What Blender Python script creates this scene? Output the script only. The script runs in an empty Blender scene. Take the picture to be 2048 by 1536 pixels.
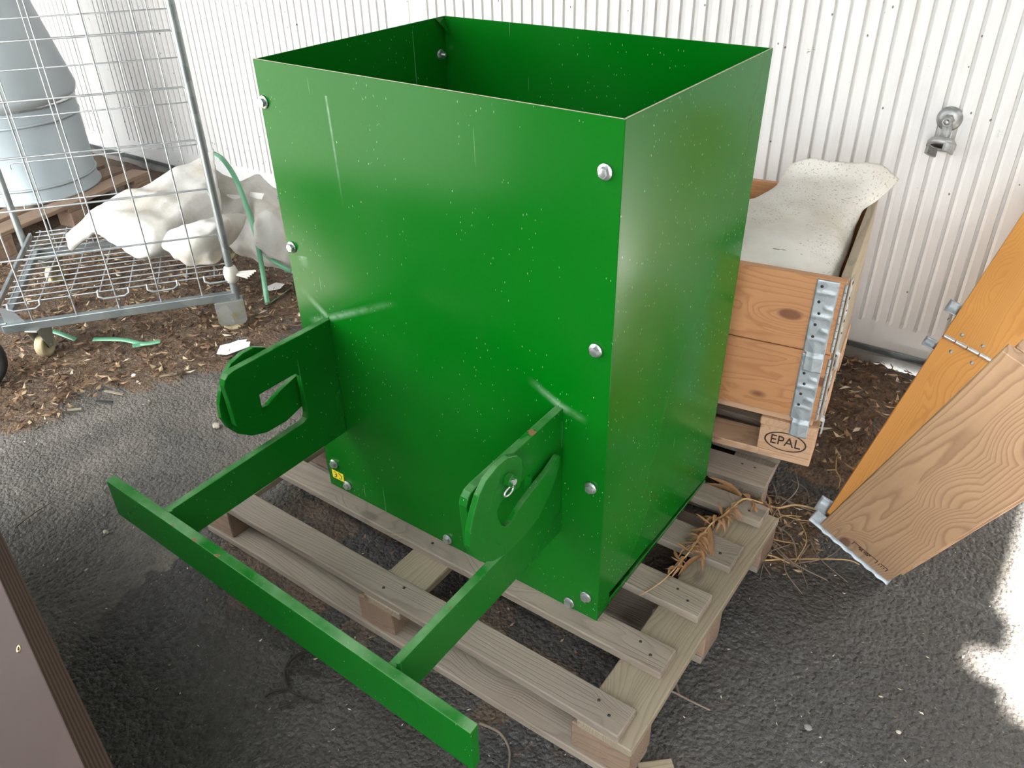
import bpy, math, random
import numpy as np
from mathutils import Matrix, Vector
R = random.Random(7)
rs = np.random.RandomState(11)
sc = bpy.context.scene
col = sc.collection

# ---------------------------------------------------------------- camera
cam = bpy.data.cameras.new('camera')
cam.sensor_fit = 'HORIZONTAL'; cam.sensor_width = 36.0
cam.lens = 1636.74 / 2048 * 36.0
cam.clip_start = 0.02
camo = bpy.data.objects.new('camera', cam); col.objects.link(camo)
rt = Vector((0.81175951, 0.58370049, -0.01844543)); up = Vector((-0.30518814, 0.45093446, 0.83875999)); fw = Vector((-0.4979023, 0.67524207, -0.5441888))
camo.matrix_world = Matrix(((rt.x, up.x, -fw.x, 1.43328), (rt.y, up.y, -fw.y, -1.09799), (rt.z, up.z, -fw.z, 1.58176), (0, 0, 0, 1)))
sc.camera = camo
# ---------------------------------------------------------------- light
w = bpy.data.worlds.new('sky'); sc.world = w; w.use_nodes = True
bg = w.node_tree.nodes['Background']; bg.inputs[0].default_value = (0.93, 0.97, 1.0, 1); bg.inputs[1].default_value = 4.5
sl = bpy.data.lights.new('sun_offscreen', 'SUN'); sl.energy = 100.0; sl.angle = math.radians(1.8); sl.color = (1.0, 0.96, 0.88)
so = bpy.data.objects.new('sun_offscreen', sl); col.objects.link(so)
SUN = Vector((0.45, -0.12, 0.88)).normalized()
so.rotation_euler = SUN.to_track_quat('Z', 'Y').to_euler(); so.location = (4, -3, 6)
vs = sc.view_settings
vs.view_transform = 'Standard'; vs.look = 'None'; vs.gamma = 1.0; vs.use_curve_mapping = False
vs.exposure = 1.33

# ================================================================ helpers
def tag(o, label=None, cat=None, group=None, kind=None):
    if label: o['label'] = label
    if cat: o['category'] = cat
    if group: o['group'] = group
    if kind: o['kind'] = kind
    return o

def empty(name, loc=(0, 0, 0), rz=0.0):
    o = bpy.data.objects.new(name, None); col.objects.link(o)
    o.location = loc; o.rotation_euler = (0, 0, rz); o.empty_display_size = 0.05
    return o

class MB:
    def __init__(s): s.v = []; s.f = []; s.sm = []
    def add(s, vs, fs, smooth=False, M=None):
        b = len(s.v)
        for p in vs:
            p = Vector(p)
            s.v.append(tuple(M @ p if M else p))
        for f in fs: s.f.append(tuple(i + b for i in f)); s.sm.append(smooth)
        return s
    def box(s, a, b, M=None):
        (x0, y0, z0), (x1, y1, z1) = a, b
        return s.add([(x0, y0, z0), (x1, y0, z0), (x1, y1, z0), (x0, y1, z0), (x0, y0, z1), (x1, y0, z1), (x1, y1, z1), (x0, y1, z1)],
                     [(0, 3, 2, 1), (4, 5, 6, 7), (0, 1, 5, 4), (1, 2, 6, 5), (2, 3, 7, 6), (3, 0, 4, 7)], M=M)
    def hexa(s, bot, top):
        return s.add(list(bot) + list(top), [(0, 3, 2, 1), (4, 5, 6, 7), (0, 1, 5, 4), (1, 2, 6, 5), (2, 3, 7, 6), (3, 0, 4, 7)])
    def prism(s, poly, h0, h1, M=None, smooth=False):
        n = len(poly)
        vs = [(p[0], p[1], h0) for p in poly] + [(p[0], p[1], h1) for p in poly]
        fs = [tuple(range(n - 1, -1, -1)), tuple(range(n, 2 * n))] + [(i, (i + 1) % n, n + (i + 1) % n, n + i) for i in range(n)]
        return s.add(vs, fs, smooth, M)
    def tube(s, path, r, n=8, closed=False, taper=None):
        P = [Vector(p) for p in path]; m = len(P); rings = []
        prev = None
        for i in range(m):
            t = (P[min(i + 1, m - 1)] - P[max(i - 1, 0)])
            if closed: t = P[(i + 1) % m] - P[i - 1]
            t.normalize()
            a = prev - t * prev.dot(t) if prev else t.orthogonal()
            if a.length < 1e-6: a = t.orthogonal()
            a.normalize(); prev = a; b = t.cross(a)
            rr = r if taper is None else r * taper[i]
            rings.append([P[i] + (a * math.cos(2 * math.pi * k / n) + b * math.sin(2 * math.pi * k / n)) * rr for k in range(n)])
        vs = [p for rg in rings for p in rg]; fs = []
        for i in range(m if closed else m - 1):
            j = (i + 1) % m
            for k in range(n): fs.append((i * n + k, i * n + (k + 1) % n, j * n + (k + 1) % n, j * n + k))
        s.add(vs, fs, True)
        if not closed:
            s.add(rings[0], [tuple(range(n - 1, -1, -1))]); s.add(rings[-1], [tuple(range(n))])
        return s
    def lathe(s, prof, n=32, M=None, smooth=True):
        vs = []; fs = []
        for r, z in prof:
            for k in range(n): vs.append((r * math.cos(2 * math.pi * k / n), r * math.sin(2 * math.pi * k / n), z))
        for i in range(len(prof) - 1):
            for k in range(n): fs.append((i * n + k, i * n + (k + 1) % n, (i + 1) * n + (k + 1) % n, (i + 1) * n + k))
        return s.add(vs, fs, smooth, M)
    def grid(s, rows, smooth=True):
        m, n = len(rows), len(rows[0])
        return s.add([p for r in rows for p in r], [(i * n + j, i * n + j + 1, (i + 1) * n + j + 1, (i + 1) * n + j) for i in range(m - 1) for j in range(n - 1)], smooth)
    def mesh(s, name):
        me = bpy.data.meshes.new(name); me.from_pydata(s.v, [], s.f); me.polygons.foreach_set('use_smooth', s.sm); me.update()
        return me
    def build(s, name, mat, parent=None, M=None, bevel=0, seg=1):
        return link(name, s.mesh(name), mat, parent, M, bevel, seg)

def link(name, me, mat, parent=None, M=None, bevel=0, seg=1):
    if mat is not None and len(me.materials) == 0: me.materials.append(mat)
    o = bpy.data.objects.new(name, me); col.objects.link(o)
    if parent: o.parent = parent
    if M is not None: o.matrix_local = M
    if bevel:
        b = o.modifiers.new('bevel', 'BEVEL'); b.width = bevel; b.segments = seg; b.limit_method = 'ANGLE'; b.angle_limit = math.radians(40)
    return o

def frame(o, x, y):      # matrix with origin o, local x along x, local y near y
    x = Vector(x).normalized(); y = Vector(y); z = x.cross(y).normalized(); y = z.cross(x)
    return Matrix(((x.x, y.x, z.x, o[0]), (x.y, y.y, z.y, o[1]), (x.z, y.z, z.z, o[2]), (0, 0, 0, 1)))

def T(x, y, z): return Matrix.Translation((x, y, z))

# ================================================================ materials
class G:
    def __init__(s, name):
        s.m = bpy.data.materials.new(name); s.m.use_nodes = True; s.t = s.m.node_tree
        s.b = s.t.nodes['Principled BSDF']
    def n(s, typ, ins=None, **pr):
        nd = s.t.nodes.new('ShaderNode' + typ)
        for k, v in pr.items(): setattr(nd, k, v)
        for k, v in (ins or {}).items():
            if isinstance(v, bpy.types.NodeSocket): s.t.links.new(v, nd.inputs[k])
            else: nd.inputs[k].default_value = v
        return nd
    def set(s, **k):
        for a, v in k.items():
            a = a.replace('_', ' ')
            if isinstance(v, bpy.types.NodeSocket): s.t.links.new(v, s.b.inputs[a])
            else: s.b.inputs[a].default_value = v
        return s.m
    def coord(s, which='Object'): return s.n('TexCoord').outputs[which]
    def map(s, vec, scale=(1, 1, 1), loc=(0, 0, 0), rot=(0, 0, 0)):
        return s.n('Mapping', {'Vector': vec, 'Scale': scale, 'Location': loc, 'Rotation': rot}).outputs[0]
    def noise(s, vec, scale, detail=3, rough=.5, dist=0): return s.n('TexNoise', {'Vector': vec, 'Scale': scale, 'Detail': detail, 'Roughness': rough, 'Distortion': dist}).outputs[0]
    def ramp(s, fac, pts, interp='LINEAR'):
        nd = s.n('ValToRGB', {'Fac': fac}); cr = nd.color_ramp; cr.interpolation = interp
        while len(cr.elements) < len(pts): cr.elements.new(0.5)
        for e, (p, c) in zip(cr.elements, pts):
            e.position = p; e.color = (c, c, c, 1) if not isinstance(c, (tuple, list)) else (*c[:3], 1)
        return nd.outputs[0]
    def mix(s, fac, a, b, mode='MIX'):
        nd = s.n('Mix', data_type='RGBA', blend_type=mode)
        for i, v in ((0, fac), (6, a), (7, b)):
            if isinstance(v, bpy.types.NodeSocket): s.t.links.new(v, nd.inputs[i])
            elif i: nd.inputs[i].default_value = (*v[:3], 1)
            else: nd.inputs[i].default_value = v
        return nd.outputs[2]
    def math(s, op, a, b=0.0):
        return s.n('Math', {0: a, 1: b}, operation=op).outputs[0]
    def bump(s, h, st=.3, dist=.01, nrm=None):
        d = {'Height': h, 'Strength': st, 'Distance': dist}
        if nrm is not None: d['Normal'] = nrm
        return s.n('Bump', d).outputs[0]
    def rnd(s): return s.n('ObjectInfo').outputs['Random']

def wood(name, light, dark, knot, rough=.65, weather=0.0, ring=11.0, bstr=.25):
    g = G(name); c = g.coord()
    off = g.n('VectorMath', {0: g.n('CombineXYZ', {'X': g.rnd(), 'Y': g.rnd(), 'Z': g.rnd()}).outputs[0], 1: (37.0, 19.0, 53.0)}, operation='MULTIPLY').outputs[0]
    c = g.n('VectorMath', {0: c, 1: off}, operation='ADD').outputs[0]
    kn = g.n('TexVoronoi', {'Vector': g.map(c, (3.2, 6.5, 6.5)), 'Scale': 1.0, 'Randomness': 1.0}, feature='F1').outputs['Distance']
    kpull = g.ramp(kn, [(0.0, 1.0), (0.42, 0.0)])
    wv = g.n('VectorMath', {0: g.map(c, (0.55, 1.0, 1.0)), 1: g.n('CombineXYZ', {'X': 0.0, 'Y': g.math('MULTIPLY', kpull, .06), 'Z': g.math('MULTIPLY', kpull, .03)}).outputs[0]}, operation='ADD').outputs[0]
    lo = g.noise(g.map(wv, (.8, 5, 5)), 1.6, 2)
    rings = g.n('TexWave', {'Vector': g.n('VectorMath', {0: wv, 1: g.n('CombineXYZ', {'Y': g.math('MULTIPLY', lo, .22)}).outputs[0]}, operation='ADD').outputs[0], 'Scale': ring * 3.1, 'Distortion': 1.6, 'Detail': 2.0, 'Detail Scale': 1.2}, bands_direction='Y', wave_profile='SAW').outputs[1]
    rings = g.ramp(rings, [(0.0, 0.05), (.55, .25), (.86, 1.0), (1.0, .1)])
    fib = g.noise(g.map(c, (5, 160, 160)), 1.0, 4, .6)
    colr = g.mix(g.math('MULTIPLY', rings, .8), light, dark)
    colr = g.mix(g.math('MULTIPLY', fib, .45), colr, dark)
    colr = g.mix(g.math('MULTIPLY', g.ramp(kn, [(0.075, 1.0), (0.115, 0.0)]), .9), colr, knot)
    colr = g.mix(g.math('MULTIPLY', g.ramp(g.noise(c, 2.6, 3), [(.35, 0), (.75, 1)]), .35), colr, tuple(x * .62 for x in dark))
    if weather:
        gcol = g.mix(g.noise(g.map(c, (2, 30, 30)), 1.0, 4), (.12, .10, .08), (.36, .32, .27))
        colr = g.mix(g.math('MULTIPLY', g.ramp(g.noise(c, 4.0, 3), [(.15, .55), (.7, 1.0)]), weather), colr, gcol)
    hsv = g.n('HueSaturation', {'Color': colr, 'Value': g.math('ADD', g.math('MULTIPLY', g.rnd(), .3), .85)}).outputs[0]
    return g.set(Base_Color=hsv, Roughness=rough, Normal=g.bump(g.math('ADD', fib, g.math('MULTIPLY', rings, .5)), bstr, .002))

def metal(name, c1, c2, rough=.4, met=.85, scale=30, stain=None):
    g = G(name); c = g.coord()
    v = g.n('TexVoronoi', {'Vector': c, 'Scale': scale}).outputs['Color']
    k = g.mix(g.n('SeparateColor', {0: v}).outputs[0], c1, c2)
    if stain: k = g.mix(g.ramp(g.noise(c, 16, 4), [(.5, 0), (.68, 1)]), k, stain)
    return g.set(Base_Color=k, Metallic=met, Roughness=rough, Normal=g.bump(g.noise(c, 60, 3), .08, .002))

def plain(name, c, rough=.6, met=0.0, var=.25, scale=20, bump=.1):
    g = G(name); k = g.noise(g.coord(), scale, 4)
    cc = g.mix(k, tuple(x * (1 - var) for x in c), tuple(min(1, x * (1 + var)) for x in c))
    return g.set(Base_Color=cc, Roughness=rough, Metallic=met, Normal=g.bump(k, bump, .003))

def green(name, base, rough, dust, chips=False, streaks=()):  # dust: strength of dust and painted sky sheen on upward faces
    g = G(name); c = g.coord(); geo = g.n('NewGeometry')
    k = g.mix(g.noise(c, 3.0, 3), tuple(x * .88 for x in base), tuple(x * 1.1 for x in base))
    # fine flecks of dried splash and small scratches
    vr = g.n('TexVoronoi', {'Vector': g.map(c, (1, 1, .55)), 'Scale': 60.0})
    msk = g.math('MULTIPLY', g.math('LESS_THAN', vr.outputs['Distance'], .06), g.math('GREATER_THAN', g.noise(c, 5, 3), .56))
    fine = g.math('MULTIPLY', g.math('LESS_THAN', g.n('TexVoronoi', {'Vector': g.map(c, (1, 1, .35)), 'Scale': 120.0}).outputs['Distance'], .09), g.math('GREATER_THAN', g.noise(c, 4, 3), .5))
    k = g.mix(g.math('MULTIPLY', msk, .55), k, (.55, .68, .5))
    k = g.mix(g.math('MULTIPLY', fine, .4), k, (.4, .58, .38))
    scr = g.math('GREATER_THAN', g.noise(g.map(c, (90, 90, 2.2)), 1.0, 2), .74)
    k = g.mix(g.math('MULTIPLY', scr, .22), k, (.4, .6, .4))
    for (x0, z0, x1, z1, wd, st) in streaks:
        L = math.hypot(x1 - x0, z1 - z0); tx, tz = (x1 - x0) / L, (z1 - z0) / L
        sx_ = g.n('SeparateXYZ', {0: c}); X_ = g.math('SUBTRACT', sx_.outputs[0], x0); Z_ = g.math('SUBTRACT', sx_.outputs[2], z0)
        d_ = g.math('ABSOLUTE', g.math('SUBTRACT', g.math('MULTIPLY', X_, tz), g.math('MULTIPLY', Z_, tx)))
        t_ = g.math('ADD', g.math('MULTIPLY', X_, tx), g.math('MULTIPLY', Z_, tz))
        m1 = g.ramp(d_, [(0.0, 1), (wd, 0)]); m2 = g.math('MULTIPLY', g.math('GREATER_THAN', t_, 0.0), g.ramp(t_, [(0.0, 1), (L, 0)]))
        m3 = g.math('MULTIPLY', g.math('MULTIPLY', m1, m2), g.ramp(g.noise(c, 40, 4), [(.3, .3), (.6, 1)]))
        k = g.mix(g.math('MULTIPLY', m3, st), k, (.42, .58, .42))
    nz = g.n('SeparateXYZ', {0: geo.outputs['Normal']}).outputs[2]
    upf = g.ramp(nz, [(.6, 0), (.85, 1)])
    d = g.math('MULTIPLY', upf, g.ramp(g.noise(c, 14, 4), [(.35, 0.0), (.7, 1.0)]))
    k = g.mix(g.math('MULTIPLY', d, dust), k, (.25, .40, .22))  # upward faces paled: patchy dust, with sky sheen painted into the colour
    if chips:
        ch = g.math('GREATER_THAN', g.noise(c, 24, 5), .665)
        k = g.mix(g.math('MULTIPLY', ch, upf), k, (.20, .11, .06))
    film = g.ramp(g.noise(c, 2.2, 4), [(.3, 0), (.8, 1)])
    k = g.mix(g.math('MULTIPLY', film, .04), k, (.25, .42, .25))
    r = g.math('ADD', g.math('MULTIPLY', film, .12), rough)
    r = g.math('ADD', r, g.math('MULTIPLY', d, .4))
    return g.set(Base_Color=k, Roughness=r, Specular_IOR_Level=.15, Normal=g.bump(g.noise(c, 260, 2), .012, .001))

M = {}
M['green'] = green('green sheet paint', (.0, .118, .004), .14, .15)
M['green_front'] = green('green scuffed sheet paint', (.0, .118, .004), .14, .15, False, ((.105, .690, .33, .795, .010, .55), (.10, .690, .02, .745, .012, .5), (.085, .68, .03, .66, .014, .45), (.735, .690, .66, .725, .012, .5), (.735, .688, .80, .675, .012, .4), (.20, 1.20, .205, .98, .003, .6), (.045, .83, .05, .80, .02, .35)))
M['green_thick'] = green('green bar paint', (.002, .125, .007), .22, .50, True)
M['edge'] = plain('worn sheet edge', (.42, .40, .28), .5, .2)
M['zinc'] = metal('zinc bolt', (.55, .56, .57), (.72, .73, .74), .35, .9, 90)
M['galv'] = metal('galvanised bracket', (.30, .33, .35), (.44, .475, .50), .5, .45, 55)
M['wire'] = metal('cart wire', (.36, .38, .39), (.52, .54, .54), .42, .7, 25)
M['tubem'] = metal('cart tube', (.25, .28, .28), (.35, .38, .375), .40, .7, 18)
M['castm'] = metal('caster steel', (.33, .34, .32), (.48, .48, .45), .45, .7, 18, (.36, .31, .12))
M['silo'] = metal('grey coated sheet', (.34, .385, .40), (.36, .40, .415), .42, .35, 3)
M['oldgrey'] = wood('weathered pallet wood', (.35, .275, .205), (.175, .13, .092), (.08, .05, .034), .8, .55, 9, .5)
M['paledeck'] = wood('pale pallet wood', (.40, .33, .22), (.24, .18, .11), (.12, .07, .04), .75, .3, 9, .4)
M['blockw'] = wood('pallet block wood', (.34, .22, .145), (.19, .115, .07), (.09, .05, .03), .8, .2, 12, .4)
M['collar'] = wood('pine collar board', (.60, .30, .135), (.40, .17, .065), (.16, .055, .025), .5, 0, 9, .15)
M['orange'] = wood('orange varnished pine', (.80, .38, .09), (.60, .25, .045), (.20, .07, .02), .38, 0, 13, .12)
M['brown'] = wood('tan weathered pine', (.56, .35, .20), (.27, .145, .075), (.12, .045, .025), .6, .08, 8, .25)
M['epal'] = wood('fresh pallet wood', (.58, .37, .23), (.42, .25, .15), (.2, .09, .05), .7, 0, 10, .25)
M['plant'] = plain('dried leaf', (.26, .13, .055), .7, 0, .5, 30)
M['stem'] = plain('dry stem', (.42, .27, .12), .7, 0, .35, 40)
M['twig'] = plain('grey twig', (.20, .15, .11), .8, 0, .4, 40)
M['darktwig'] = plain('dark twig', (.03, .022, .017), .8, 0, .4, 40)
M['ink'] = plain('brand ink', (.035, .02, .012), .8, 0, .3)
M['rubber'] = plain('black rubber', (.022, .022, .022), .7, 0, .3, 14)
M['wheelp'] = plain('cream wheel plastic', (.52, .44, .26), .5, 0, .3, 14)
M['yellow'] = plain('yellow sticker', (.85, .68, .03), .35, 0, .05)
M['strap'] = plain('green plastic strap', (.12, .34, .19), .32, 0, .15, 12)
M['paper'] = plain('white paper', (.72, .70, .66), .8, 0, .1)
M['tape'] = plain('clear tape', (.55, .52, .45), .3, 0, .2)
M['castgrey'] = metal('cast fitting', (.30, .30, .29), (.44, .44, .42), .45, .6, 30, (.16, .15, .13))
M['concrete'] = plain('kerb concrete', (.20, .19, .175), .9, 0, .4, 18, .5)

# white fibre sheet
g = G('white fleece'); c = g.coord()
st = g.ramp(g.noise(c, 6, 5, .65), [(.45, 0), (.7, 1)])
k = g.mix(g.math('MULTIPLY', st, .8), (.58, .56, .52), (.40, .345, .25))
sp = g.math('GREATER_THAN', g.noise(g.map(c, (14, 30, 40)), 1.0, 5, .7), .68)
k = g.mix(g.math('MULTIPLY', sp, .6), k, (.14, .10, .07))
M['sheet'] = g.set(Base_Color=k, Roughness=.65, Normal=g.bump(g.noise(c, 25, 4), .25, .01), Subsurface_Weight=.0)
g = G('dirty felt'); c = g.coord()
st = g.ramp(g.noise(c, 5, 5, .6), [(.4, 0), (.75, 1)])
k = g.mix(g.math('MULTIPLY', st, .7), (.76, .72, .65), (.50, .44, .33))
sp = g.math('MULTIPLY', g.math('GREATER_THAN', g.noise(c, 170, 2), .63), g.math('GREATER_THAN', g.noise(c, 3.5, 3), .46))
k = g.mix(g.math('MULTIPLY', sp, .5), k, (.22, .17, .11))
stk = g.math('GREATER_THAN', g.noise(g.map(c, (7, 26, 20)), 1.0, 5, .7), .675)
k = g.mix(g.math('MULTIPLY', stk, .75), k, (.10, .065, .035))
M['felt'] = g.set(Base_Color=k, Roughness=.85, Normal=g.bump(g.noise(c, 60, 4), .3, .006))

# wall panels
g = G('white wall panel'); c = g.coord()
k = g.mix(g.noise(g.map(c, (12, 12, 1.2)), 1.0, 5), (.62, .605, .58), (.73, .72, .70))
sp = g.math('MULTIPLY', g.math('GREATER_THAN', g.noise(g.map(c, (22, 22, 15)), 1.0, 5, .7), .685), g.ramp(g.noise(c, 1.4, 2), [(.40, 0), (.6, 1)]))
k = g.mix(g.math('MULTIPLY', sp, .8), k, (.16, .12, .08))
dots = g.math('MULTIPLY', g.math('LESS_THAN', g.n('TexVoronoi', {'Vector': g.map(c, (1, 0, .7)), 'Scale': 26.0}).outputs['Distance'], .075), g.math('GREATER_THAN', g.noise(g.map(c, (1, 0, 1)), 3.5, 3), .5))
k = g.mix(g.math('MULTIPLY', dots, .85), k, (.07, .055, .04))
blot = g.ramp(g.noise(g.map(c, (18, 0, 4)), 1.0, 5, .65), [(.52, 0), (.72, 1)])
k = g.mix(g.math('MULTIPLY', blot, .22), k, (.40, .36, .30))
M['panel'] = g.set(Base_Color=k, Roughness=.5, Normal=g.bump(g.noise(c, 9, 3), .08, .01))

# asphalt with soil (vertex attribute marks where soil lies)
g = G('asphalt'); c = g.coord()
vo = g.n('TexVoronoi', {'Vector': c, 'Scale': 85.0})
k = g.mix(g.n('SeparateColor', {0: vo.outputs['Color']}).outputs[0], (.036, .036, .038), (.135, .134, .132))
k = g.mix(g.ramp(g.noise(c, 2.3, 4), [(.35, 0), (.7, 1)]), k, (.055, .050, .045))
k = g.mix(g.ramp(g.noise(c, 240, 3, .7), [(.35, .75), (.55, 0)]), k, (.014, .013, .012))
wht = g.math('GREATER_THAN', g.noise(c, 150, 2), .72)
k = g.mix(g.math('MULTIPLY', wht, .6), k, (.5, .48, .43))
rusty = g.ramp(g.noise(c, 3.1, 4), [(.63, 0), (.74, 1)])
k = g.mix(g.math('MULTIPLY', rusty, .4), k, (.17, .105, .05))
at = g.n('Attribute', attribute_name='ground'); sep = g.n('SeparateColor', {0: at.outputs['Color']})
k = g.mix(g.math('MULTIPLY', sep.outputs[2], .62), k, g.mix(g.noise(c, 60, 4), (.034, .028, .022), (.105, .088, .07)))
dustc = g.mix(g.noise(c, 30, 4), (.14, .122, .098), (.24, .215, .18))
k = g.mix(sep.outputs[1], k, dustc)
soilc = g.mix(g.noise(c, 55, 5, .7), (.06, .036, .02), (.27, .165, .09))
k = g.mix(sep.outputs[0], k, soilc)
h = g.math('ADD', g.math('MULTIPLY', vo.outputs['Distance'], -1.0), g.math('MULTIPLY', g.noise(c, 170, 4), 1.0))
M['asphalt'] = g.set(Base_Color=k, Roughness=.62, Normal=g.bump(h, .95, .007))

# litter: random tint per chip
def chips(name, pts):
    g = G(name); r = g.n('NewGeometry').outputs['Random Per Island']
    return g.set(Base_Color=g.ramp(r, pts, 'CONSTANT'), Roughness=.8)
M['litter'] = chips('leaf litter', [(0, (.05, .026, .014)), (.2, (.09, .045, .022)), (.42, (.15, .08, .04)), (.62, (.24, .14, .07)), (.78, (.34, .22, .12)), (.9, (.45, .34, .2)), (.965, (.62, .55, .42))])

# ================================================================ setting
YW0, KW = 1.76, 0.032                      # wall line: y = YW0 + KW*(x-1.1)
WM = frame((1.1, YW0, 0), (1, KW, 0), (-KW, 1, 0))     # wall frame: x along, y into the wall, z up
# ---- ground: fine relief where near, coarser far away
def axis(lo, hi, dlo, dhi, fine, mid, mlo, mhi, coarse):
    a = [np.arange(lo, mlo, coarse), np.arange(mlo, dlo, mid), np.arange(dlo, dhi, fine), np.arange(dhi, mhi, mid), np.arange(mhi, hi + coarse, coarse)]
    return np.unique(np.round(np.concatenate(a), 4))
xs = axis(-9, 7, -0.95, 2.15, .0055, .03, -3.6, 2.6, .5)
ys = axis(-8, 1.765, -0.95, 1.05, .0055, .03, -1.4, 1.72, .5)
ys = ys[ys < 1.80]
X, Y = np.meshgrid(xs, ys)
def worley(X, Y, s, seed):
    gx, gy = np.floor(X / s).astype(int), np.floor(Y / s).astype(int)
    best = np.full(X.shape, 9.0)
    for dx in (-1, 0, 1):
        for dy in (-1, 0, 1):
            cx, cy = gx + dx, gy + dy
            hh = np.sin(cx * 127.1 + cy * 311.7 + seed) * 43758.5453; jx = hh - np.floor(hh)
            hh = np.sin(cx * 269.5 + cy * 183.3 + seed) * 43758.5453; jy = hh - np.floor(hh)
            best = np.minimum(best, np.hypot(X / s - cx - jx, Y / s - cy - jy))
    return best
def vnoise(X, Y, s, seed):
    gx, gy = np.floor(X / s), np.floor(Y / s); fx, fy = X / s - gx, Y / s - gy
    fx = fx * fx * (3 - 2 * fx); fy = fy * fy * (3 - 2 * fy)
    def hsh(a, b):
        h = np.sin(a * 12.9898 + b * 78.233 + seed) * 43758.5453; return h - np.floor(h)
    return (hsh(gx, gy) * (1 - fx) + hsh(gx + 1, gy) * fx) * (1 - fy) + (hsh(gx, gy + 1) * (1 - fx) + hsh(gx + 1, gy + 1) * fx) * fy
def inpoly(X, Y, poly):
    r = np.zeros(X.shape, bool); n = len(poly)
    for i in range(n):
        (x0, y0), (x1, y1) = poly[i], poly[(i + 1) % n]
        c_ = ((y0 > Y) != (y1 > Y)) & (X < (x1 - x0) * (Y - y0) / (y1 - y0 + 1e-12) + x0)
        r ^= c_
    return r
LIT = [(-1.30, -.40), (-1.16, -.17), (-1.22, -.02), (-1.03, .26), (-.99, .52), (-.95, .75), (-.6, 1.2), (-.3, 1.74), (-6, 1.74), (-6, .2), (-2.4, -.5)]
LIT2 = [(.80, 1.0), (.84, 1.72), (1.6, 1.74), (1.6, 1.45), (1.22, 1.25), (1.12, 1.0)]
LIT3 = [(.93, .66), (1.0, .88), (1.13, .78), (1.14, .62), (1.05, .52)]
jx = (vnoise(X, Y, .11, 3) - .5) * .22 + (vnoise(X, Y, .035, 5) - .5) * .1
jy = (vnoise(X, Y, .11, 8) - .5) * .22 + (vnoise(X, Y, .035, 9) - .5) * .1
soil = np.maximum(inpoly(X + jx, Y + jy, LIT) * 1.0, inpoly(X + jx, Y + jy, LIT2) * .9)
soil = np.maximum(soil, inpoly(X + jx * .5, Y + jy * .5, LIT3) * .75)
soil = np.maximum(soil, (inpoly(X + jx * .6, Y + jy * .6, [(-.25, -.30), (-.25, .6), (.85, .6), (.85, -.30)]) & (vnoise(X, Y, .08, 21) > .45)) * .55)
soil *= .55 + .45 * vnoise(X, Y, .05, 31)
bx = (vnoise(X, Y, .5, 71) - .5) * .9 + jx; by = (vnoise(X, Y, .5, 73) - .5) * .7 + jy
DUST = [(-4.5, -1.7), (.05, -1.7), (-.08, .2), (-.35, .7), (-.5, 1.72), (-4.5, 1.72)]
dustm = inpoly(X + bx, Y + by, DUST) * 1.0
dust = dustm * (.25 + .75 * vnoise(X, Y, .12, 41)) * (.55 + .45 * vnoise(X, Y, .03, 43))
rough_ = np.clip((X - .55) / .9, 0.6, 1.0)
Z = (.55 - worley(X, Y, .0125, 1.0)) * .0062 * rough_ + (.5 - worley(X, Y, .0085, 4.0)) * .0018
Z += (vnoise(X, Y, .35, 51) - .5) * .006 + soil * (vnoise(X, Y, .035, 61)) * .008
Z = Z - .004
ny, nx = X.shape
verts = np.stack([X, Y, Z], -1).reshape(-1, 3)
idx = np.arange(nx * ny).reshape(ny, nx)
quads = np.stack([idx[:-1, :-1], idx[:-1, 1:], idx[1:, 1:], idx[1:, :-1]], -1).reshape(-1, 4)
me = bpy.data.meshes.new('floor')
me.vertices.add(len(verts)); me.vertices.foreach_set('co', verts.ravel())
me.loops.add(quads.size); me.loops.foreach_set('vertex_index', quads.ravel())
me.polygons.add(len(quads)); me.polygons.foreach_set('loop_start', np.arange(0, quads.size, 4)); me.polygons.foreach_set('loop_total', np.full(len(quads), 4))
me.update(calc_edges=True); me.polygons.foreach_set('use_smooth', np.ones(len(quads), bool))
ca = me.color_attributes.new('ground', 'FLOAT_COLOR', 'POINT')
ca.data.foreach_set('color', np.stack([soil.ravel(), dust.ravel(), (vnoise(X, Y, .28, 81) * .7 + .1).ravel(), np.ones(soil.size)], -1).ravel().astype(np.float32))
fl = link('floor', me, M['asphalt']); tag(fl, kind='structure')

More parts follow.
